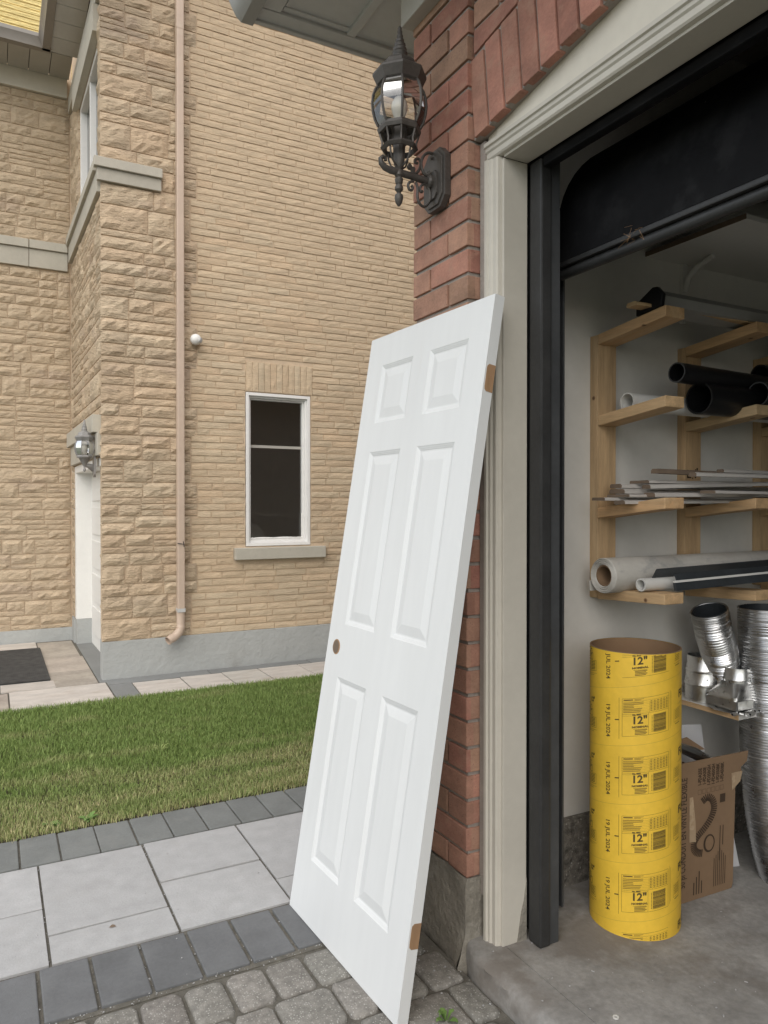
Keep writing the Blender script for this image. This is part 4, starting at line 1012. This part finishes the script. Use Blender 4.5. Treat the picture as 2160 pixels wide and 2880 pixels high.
def wrap(x, y, zc, rad=TR_+.0006, sl=.17):
    a = A0+x*1.06/TR_; return (TU+rad*math.cos(a), TWc+rad*math.sin(a), zc+y+sl*x)
class Print:
    def __init__(s): s.parts = {}; s.g('small_print')
    def g(s, n): s.v, s.f = s.parts.setdefault(n, ([], []))
    def poly(s, v, f): o = len(s.v); s.v += v; s.f += [tuple(i+o for i in q) for q in f]
    def bar(s, x0, x1, y0, y1):
        n = max(1, int(abs(x1-x0)/.006)); v = []
        for i in range(n+1):
            x = x0+(x1-x0)*i/n; v += [(x, y0), (x, y1)]
        s.poly(v, [(2*i, 2*i+2, 2*i+3, 2*i+1) for i in range(n)])
    def line(s, a, b, t=.0006):
        if abs(a[0]-b[0]) > abs(a[1]-b[1]): s.bar(a[0], b[0], a[1]-t/2, a[1]+t/2)
        else: s.bar(a[0]-t/2, a[0]+t/2, a[1], b[1])
    def rect(s, x0, x1, y0, y1, t=.0007):
        s.line((x0, y0), (x1, y0), t); s.line((x0, y1), (x1, y1), t); s.line((x0, y0), (x0, y1), t); s.line((x1, y0), (x1, y1), t)
    def text(s, st_, size, x, y, rot=0, bold=0, sx=1):
        v, f = text_vf(st_, size, bold); c, d = math.cos(rot), math.sin(rot)
        s.poly([(x+(p[0]*sx)*c-p[1]*d, y+(p[0]*sx)*d+p[1]*c) for p in v], f)
def label_print():
    P = Print(); rl_ = random.Random(2)
    P.g('size_print'); P.text('12"', .032, .0125, .001, 0, .0010)
    P.text('NOMINAL', .0086, .0145, -.0190, 0, .0004, 1.15)
    P.g('table_print'); P.line((-.004, -.0255), (.033, -.0255), .0008)
    for k in range(4): P.bar(0, .034-(k % 2)*.004, -.0295-k*.0042, -.0275-k*.0042)
    x0, x1, xm, y0, ym, y1 = -.035, .1015, .0375, -.0455, .0215, .0695
    P.rect(x0, x1, y0, y1); P.line((x0, ym), (x1, ym)); P.line((xm, y0), (xm, ym)); P.line((x0, .0165), (xm, .0165)) 
    P.text('No. 0502', .0060, .005, .0190, 0, .0004)
    P.line((-.044, y0-.008), (-.044, y1+.004), .0008); P.line((x1+.006, y0+.004), (x1+.006, y1+.006), .0006); P.line((x1+.0095, y0+.01), (x1+.0095, y1), .0006)
    P.bar(x0+.004, x0+.03, .0635, .0665); P.bar(x0+.034, x0+.06, .0655, .0667); P.bar(x0+.034, x0+.052, .0625, .0635)
    P.line((x0, .0605), (x1, .0605), .0005)
    for k in range(7):
        yy = .0565-k*.0048; P.bar(x0+.003, x0+.03+rl_.uniform(0, .03), yy-.0009, yy+.0006); P.line((x0, yy-.0022), (x1, yy-.0022), .0003)
        for q in range(6): P.bar(x0+.078+q*.0098, x0+.083+q*.0098, yy-.001, yy+.0008)
    for q in range(6): P.line((x0+.0755+q*.0098, ym), (x0+.0755+q*.0098, .0565), .0003)
    P.g('barcode_print'); y = y0+.006
    while y < ym-.008:
        t = rl_.choice([.0007, .0012, .002]); P.bar(xm+.014, x1-.010, y, y+t); y += t+rl_.choice([.0008, .0012, .0008])
    for k in range(12): P.bar(xm+.009, xm+.0115, y0+.008+k*.0042, y0+.010+k*.0042)
    # date line
    P.g('date_print')
    rot = -R(90)
    P.text('19 JUL 2024', .0190, -.079, .0035, rot, .0003, 1.10)
    P.text('1', .016, -.051, .006, rot, .0009)
    P.g('diagram_print')
    # house drawing, boxes at the left edge
    for k, (a, b, c, d) in enumerate([(-.196, -.170, .012, .05), (-.172, -.158, .026, .044), (-.19, -.176, .02, .036), (-.165, -.150, .01, .03)]): P.rect(a, b, c, d, .0016)
    P.rect(-.165, -.128, -.026, .006, .001); P.text('12"', .02, -.150, .062, 0, .001)
    for k in range(6): P.bar(-.161, -.134, .001-k*.0045, .0029-k*.0045)
    P.rect(-.205, -.17, -.03, .004)
    for k in range(6): P.bar(-.20, -.174, -.002-k*.0045, -.0008-k*.0045)
    P.line((-.205, -.034), (-.125, -.034), .0008); P.line((-.2, -.039), (-.14, -.039), .0008)
    P.g('logo_print')
    # logo and small box at the right edge
    P.text('FLO', .032, .178, .048, 0, .0011); P.line((.145, .020), (.21, .030), .0008)
    P.rect(.124, .158, -.03, .008)
    for k in range(6): P.bar(.128, .154, .003-k*.005, .0045-k*.005)
    P.bar(.13, .155, -.038, -.036)
    return P
LP = label_print()
def print_row(zc, clip0, clip1, name):
    for gn, (gv, gf_) in LP.parts.items():
        v = [wrap(p[0], p[1], zc) for p in gv]
        f = [q for q in gf_ if all(clip0 < v[i][2] < clip1 for i in q)]
        if not f: continue
        me = bpy.data.meshes.new(gn); me.from_pydata(v, [], f); me.materials.append(M['ink'])
        bm = bmesh.new(); bm.from_mesh(me); bmesh.ops.delete(bm, geom=[x for x in bm.verts if not x.link_faces], context='VERTS'); bm.to_mesh(me); bm.free()
        link(gn, me, ft)
for k in range(6): print_row(.919-.18*k, FZ+.002, TZ1-.002, 'printed_label')
sm = MB()
for k in range(6):
    zc = .845-.18*k; v = []
    for i in range(61):
        x = -.22+i*.44/60; v += [wrap(x, -.0004, zc, TR_+.0003, .2), wrap(x, .0004, zc, TR_+.0003, .2)]
    keep = [q for q in [(2*i, 2*i+2, 2*i+3, 2*i+1) for i in range(60)] if all(FZ < v[j][2] < TZ1 for j in q)]
    sm.add(v, keep)
part('wrap_seam', sm, 'tube_seam', ft)

# ================================================================== cardboard box
bx = thing('cardboard_box', (2.2, 1.8, FZ), 'torn brown cardboard carton with printed hose picture behind the yellow tube', 'box')
b0 = Vector((1.985, 1.700, FZ+.001)); b1 = Vector((2.262, 1.690, FZ+.001)); bd_ = (b1-b0).normalized(); bn = Vector((-bd_.y, bd_.x, 0)); zt = Vector((0, 0, 1)); BWd = (b1-b0).length; BHt = .545
lean_ = (zt+bn*(-.05)-bd_*.03).normalized()
def bp_(x, y, o=0): return b0+bd_*x+lean_*(y*.875)-bn*o
outl = [(0, 0), (BWd-.006, 0), (BWd, .02), (BWd, .42), (BWd+.012, .43), (BWd+.008, .45), (BWd+.03, .455), (BWd+.025, .485), (BWd+.055, .505), (BWd+.06, .545), (.0, .548)]
n = len(outl)
fv = [bp_(*p) for p in outl]+[bp_(p[0], p[1], -.004) for p in outl]
part('front_panel', MB().add(fv, [tuple(range(n))[::-1], tuple(range(n, 2*n))]+[(i, (i+1) % n, n+(i+1) % n, n+i) for i in range(n)]), 'cardboard', bx)
part('side_panel', MB().add([bp_(BWd-.003, 0, -.004), bp_(BWd-.003, .43, -.004), bp_(BWd-.003, .43, -.25), bp_(BWd-.003, 0, -.25), bp_(BWd-.007, 0, -.004), bp_(BWd-.007, .43, -.004), bp_(BWd-.007, .43, -.25), bp_(BWd-.007, 0, -.25)], [(0, 1, 2, 3), (7, 6, 5, 4), (0, 4, 5, 1), (1, 5, 6, 2), (2, 6, 7, 3), (3, 7, 4, 0)]), 'cardboard', bx)
part('back_panel', MB().add([bp_(0, 0, -.25), bp_(BWd-.01, 0, -.25), bp_(BWd-.01, .57, -.25), bp_(0.02, .63, -.25), bp_(0, 0, -.254), bp_(BWd-.01, 0, -.254), bp_(BWd-.01, .57, -.254), bp_(.02, .63, -.254)], [(0, 1, 2, 3), (7, 6, 5, 4), (0, 4, 5, 1), (1, 5, 6, 2), (2, 6, 7, 3), (3, 7, 4, 0)]), 'cardboard', bx)
part('side_panel', MB().add([bp_(.0, 0, -.004), bp_(.0, .54, -.004), bp_(.0, .56, -.25), bp_(.0, 0, -.25), bp_(.004, 0, -.004), bp_(.004, .54, -.004), bp_(.004, .56, -.25), bp_(.004, 0, -.25)], [(0, 1, 2, 3), (7, 6, 5, 4), (0, 4, 5, 1), (1, 5, 6, 2), (2, 6, 7, 3), (3, 7, 4, 0)]), 'cardboard', bx)
part('flap', MB().add([bp_(.17, .53, -.12), bp_(.27, .52, -.12), bp_(.20, .575, -.14), bp_(.16, .57, -.14), bp_(.17, .53, -.123), bp_(.27, .52, -.123), bp_(.20, .575, -.143), bp_(.16, .57, -.143)], [(0, 1, 2, 3), (7, 6, 5, 4), (0, 4, 5, 1), (1, 5, 6, 2), (2, 6, 7, 3), (3, 7, 4, 0)]), 'cardboard', bx)
BP = Print(); up_ = R(90)
# front panel spans V-pixels: x 0..BWd, y 0..BHt
BP.g('title_lettering'); BP.text('50 pi CONDUIT EN VINYLE FLEXIBLE', .036, .035, .275, up_, .0006, .74)
BP.g('model_list')
for k, s_ in enumerate(['1-FDA35E', '1-FDA50E', '1-FD350GH', '1-FD450GH', '1-FD350BK', '1-FD450BK']):
    BP.text(s_, .021, .105+k*.021, .482, up_, .0009, .78); BP.rect(.097+k*.021, .113+k*.021, .414, .431, .001)
BP.g('logo_square'); BP.bar(.202, .228, .362, .396)
BP.g('fine_print')
for k in range(7): BP.bar(.180+k*.009, .183+k*.009, .03, .18-abs(3-k)*.012)
for k in range(2): BP.bar(.205+k*.014, .209+k*.014, .13+k*.06, .27)
for k in range(4): BP.bar(.085+k*.012, .090+k*.012, .02, .07+.02*(k % 3))
BP.g('hose_picture')
# hose drawing as a thick S of short bands
cs = [(.118, .383), (.14, .396), (.163, .385), (.175, .355), (.169, .325), (.15, .295), (.125, .27), (.10, .25), (.083, .225), (.086, .20), (.105, .183), (.13, .178)]
Q = []
for i in range(len(cs)-1):
    p0, p1, p2, p3 = [Vector(cs[min(max(i+o, 0), len(cs)-1)]) for o in (-1, 0, 1, 2)]
    for k in range(4): t = k/4; Q.append(tuple(.5*((2*p1)+(p2-p0)*t+(2*p0-5*p1+4*p2-p3)*t*t+(3*p1-p0-3*p2+p3)*t**3)))
for i in range(len(Q)-1):
    a, b = Vector(Q[i]), Vector(Q[i+1]); t = (b-a).normalized(); nn_ = Vector((-t.y, t.x)); w_ = .0145
    m_ = a+(b-a)*.78
    BP.poly([tuple(a+nn_*w_), tuple(a-nn_*w_), tuple(m_-nn_*w_), tuple(m_+nn_*w_)], [(0, 1, 2, 3)])
ring_ = [(.155+.027*math.cos(R(i*20)), .211+.036*math.sin(R(i*20))) for i in range(18)]; rin = [(.157+.020*math.cos(R(i*20)), .211+.029*math.sin(R(i*20))) for i in range(18)]
BP.poly(ring_+rin, [(i, (i+1) % 18, 18+(i+1) % 18, 18+i) for i in range(18)])
for gn, (gv, gf_) in BP.parts.items():
    me = bpy.data.meshes.new(gn); me.from_pydata([tuple(bp_(p[0], p[1], .0008)) for p in gv], [], gf_); me.materials.append(M['box_ink']); link(gn, me, bx, kind='stuff' if gn == 'fine_print' else None)
part('tape_strip', MB().add([bp_(.062, .235, .0012), bp_(.092, .23, .0012), bp_(.088, .31, .0012), bp_(.074, .41, .0012), bp_(.058, .41, .0012)], [(0, 1, 2, 3, 4)]), 'tape', bx)
part('tape_strip', MB().add([bp_(.26, .40, .0012), bp_(.30, .43, .0012), bp_(.31, .47, .0012), bp_(.255, .47, .0012)], [(0, 1, 2, 3)]), 'tape', bx)
# foil folded inside the box
fd = MB(); fd.tube([bp_(.03, .60, -.12), bp_(.10, .57, -.10), bp_(.17, .535, -.08), bp_(.22, .50, -.07)], [.012, .016, .02, .018], 8)
o = part('foil_sheet', fd, 'foil', None, smooth=True); tag(o, 'crumpled foil roll sticking out of the carton top', 'foil')

# ================================================================== ducts, fittings, little shelf, papers
def flex(name, path, r, label, group='flexible foil ducts', pitch=.0095):
    P = [Vector(p) for p in path]; Q = []
    for i in range(len(P)-1):
        p0, p1, p2, p3 = P[max(0, i-1)], P[i], P[i+1], P[min(len(P)-1, i+2)]
        k_ = max(2, int((p2-p1).length/(pitch/4)))
        for k in range(k_):
            t = k/k_; Q.append(.5*((2*p1)+(p2-p0)*t+(2*p0-5*p1+4*p2-p3)*t*t+(3*p1-p0-3*p2+p3)*t**3))
    Q.append(P[-1])
    rs = []; s = 0
    for i, q in enumerate(Q):
        if i: s += (q-Q[i-1]).length
        rs.append(r+.0030*math.sin(2*math.pi*s/pitch)+.0006*noise.noise(q*25))
    root = thing(name, tuple(P[-1]), label, 'duct', group)
    part('skin', MB().tube(Q, rs, 26, cap=False), 'foil', root, smooth=80)
    part('inside', MB().tube(Q[::6], r-.006, 20, cap=False), 'dark_steel', root, smooth='all')
    return root
flex('flexible_duct', [(2.47, 1.70, 1.03), (2.475, 1.695, .80), (2.47, 1.685, .5), (2.475, 1.66, .25), (2.50, 1.63, .075)], .105, 'tall shiny foil duct standing on the floor at the right edge')
flex('flexible_duct', [(2.275, 1.80, 1.02), (2.31, 1.805, .93), (2.365, 1.82, .84), (2.42, 1.84, .74)], .063, 'short bent foil duct with dark open mouth under the rack')
ss = thing('small_shelf', (2.4, 1.85, .65), 'small white shelf board holding galvanised fittings', 'shelf')
part('board', MB().box(2.275, 2.43, 1.68, 1.998, .652, .668).box(2.43, 3.3, 1.68, 1.998, .652, .668), 'pvc', ss) if False else part('board', MB().box(2.277, 3.3, 1.68, 1.998, .652, .669), 'pvc', ss)
part('edge_strip', MB().box(2.2745, 2.2768, 1.68, 1.998, .6518, .6692), 'pine', ss)
rd = thing('duct_reducer', (2.36, 1.86, .67), 'round galvanised reducer with two rims on the small shelf', 'fitting')
Tm = Matrix.Translation((2.355, 1.885, .670))
part('body', MB().lathe([(.066, 0), (.066, .055), (.069, .058), (.069, .062), (.066, .066), (.062, .105), (.064, .108), (.064, .112), (.061, .116), (.058, .165), (.056, .165), (.056, .11), (.058, .03)], 40, Tm, False), 'galvanised', rd, smooth=35)
part('rivet_row', MB().lathe([(.003, 0), (.002, .002), (.0002, .0025)], 8, Matrix.Translation((2.312, 1.832, .70)) @ Matrix.Rotation(R(-90), 4, 'X') @ Matrix.Rotation(R(0), 4, 'Y')).lathe([(.003, 0), (.002, .002), (.0002, .0025)], 8, Matrix.Translation((2.312, 1.836, .755)) @ Matrix.Rotation(R(90), 4, 'X')), 'dark_steel', rd)
bt = thing('register_boot', (2.36, 1.74, .67), 'galvanised boot with pleated skirt and perforated flange on the small shelf', 'fitting')
Tb = Matrix.Translation((2.375, 1.755, .672))
part('collar', MB().lathe([(.050, .092), (.050, .098), (.052, .100), (.050, .103), (.048, .142), (.046, .142), (.046, .09)], 36, Tb, False), 'galvanised', bt, smooth=35)
v = []; nn = 36
for (hw_, hd_, z_, pw) in ((.094, .062, .036, 8), (.094, .062, .05, 8), (.05, .05, .092, 2)):
    for j in range(nn):
        a = 2*math.pi*j/nn; c, s = math.cos(a), math.sin(a)
        v.append(Tb @ Vector((hw_*math.copysign(abs(c)**(2/pw), c), hd_*math.copysign(abs(s)**(2/pw), s), z_)))
part('hood', MB().add(v, [(i*nn+j, i*nn+(j+1) % nn, (i+1)*nn+(j+1) % nn, (i+1)*nn+j) for i in range(2) for j in range(nn)]), 'galvanised', bt, smooth=50)
pk = MB()
for i in range(22):
    x = -.085+i*.008; pk.add([Tb @ Vector(p) for p in ((x, -.0615, .008), (x+.004, -.0665, .008), (x+.008, -.0615, .008), (x, -.0615, .038), (x+.004, -.0665, .038), (x+.008, -.0615, .038))], [(0, 1, 4, 3), (1, 2, 5, 4)])
pk.box(-.094, -.085, -.0625, .06, .008, .04, Tb); pk.box(.091, .094, -.0625, .06, .008, .04, Tb)
part('pleated_skirt', pk, 'galvanised', bt)
fl = MB()
for i in range(12):
    a = i/12*2*math.pi; b_ = (i+1)/12*2*math.pi
    q = lambda t, r1: Tb @ Vector((r1*1.35*math.cos(t), r1*.85*math.sin(t), .003+.003*math.sin(3*t)))
    fl.add([q(a, .095), q(b_, .095), q(b_, .072), q(a, .072)], [(0, 1, 2, 3)])
part('flange', fl, 'galvanised', bt)
hs = thing('hanger_strap', (2.30, 1.70, .672), 'coil of perforated metal strap on the front of the small shelf', 'strap')
hm = MB()
pts = [(2.235+.19*i/16, 1.675-.018*math.sin(i/16*math.pi), .676+.006*math.sin(i*.9)) for i in range(17)]
for i in range(16):
    a, b = Vector(pts[i]), Vector(pts[i+1]); hm.add([a+Vector((0, -.009, -.002)), b+Vector((0, -.009, -.002)), b+Vector((0, .009, .004)), a+Vector((0, .009, .004))], [(0, 1, 2, 3)])
    c = (a+b)/2; 
part('band', hm, 'galvanised', hs)
hh = MB()
for i in range(0, 17, 2):
    a = Vector(pts[i]); hh.lathe([(.004, 0), (.0035, .0007)], 8, Matrix.Translation(a+Vector((0, -.001, .003))) @ Matrix.Rotation(R(60), 4, 'X'))
part('hole_row', hh, 'abs', hs)
# papers and boards leaning on the wall behind the box
for k, (x0, x1, y, h, lab) in enumerate([(2.22, 2.36, 1.84, .50, 'tall white foam sheet leaning behind the carton'), (2.345, 2.42, 1.80, .33, 'short white paper sheet beside the foil duct foot'), (2.12, 2.30, 1.955, .60, 'grey printed card standing against the garage wall')]):
    mb = MB().add([(x0, y, FZ+.001), (x1, y-.02, FZ+.001), (x1, y+.06, FZ+h), (x0, y+.08 if k < 2 else 1.985, FZ+h*1.02), (x0, y+.006, FZ+.001), (x1, y-.014, FZ+.001), (x1, y+.066, FZ+h), (x0, (y+.086) if k < 2 else 1.991, FZ+h*1.02)], [(0, 1, 2, 3), (7, 6, 5, 4), (0, 4, 5, 1), (1, 5, 6, 2), (2, 6, 7, 3), (3, 7, 4, 0)])
    tag(part('white_sheet', mb, 'paper', None), lab, 'sheet')
# scraps on the slab: a white washer, crumbs
ws_ = MB(); ws_.lathe([(.004, 0), (.008, 0), (.008, .0025), (.004, .0025), (.004, 0)], 16, Matrix.Translation((1.42, 1.40, FZ+.0005)), False)
tag(part('washer', ws_, 'pvc', None, smooth=30), 'small white plastic washer lying on the concrete garage floor', 'washer')
rs_ = random.Random(31); cr_ = MB()
for i in range(110):
    u = rs_.uniform(1.28, 2.1); w = rs_.uniform(.7, 1.85); s = rs_.choice([.0008, .0012, .0022]); a = rs_.uniform(0, 3.1)
    if abs(u-TU) < .15 and abs(w-TWc) < .15: continue
    cr_.box(-s*rs_.choice([1, 1, 3]), s, -s*.6, s*.6, 0, s*.7, Matrix.Translation((u, w, FZ+.0003)) @ Matrix.Rotation(a, 4, 'Z'))
for i in range(45):
    w = rs_.uniform(1.4, 2.1); u = 1.235-rs_.random()**2*.12-(.03 if w > 1.85 else 0); s = rs_.choice([.001, .0014, .0024])
    cr_.box(-s, s, -s*.7, s*.7, 0, s, Matrix.Translation((u, w, .0005)) @ Matrix.Rotation(rs_.uniform(0, 3), 4, 'Z'))
link('floor_crumbs', cr_.mesh('floor_crumbs', 'slab'), kind='stuff')
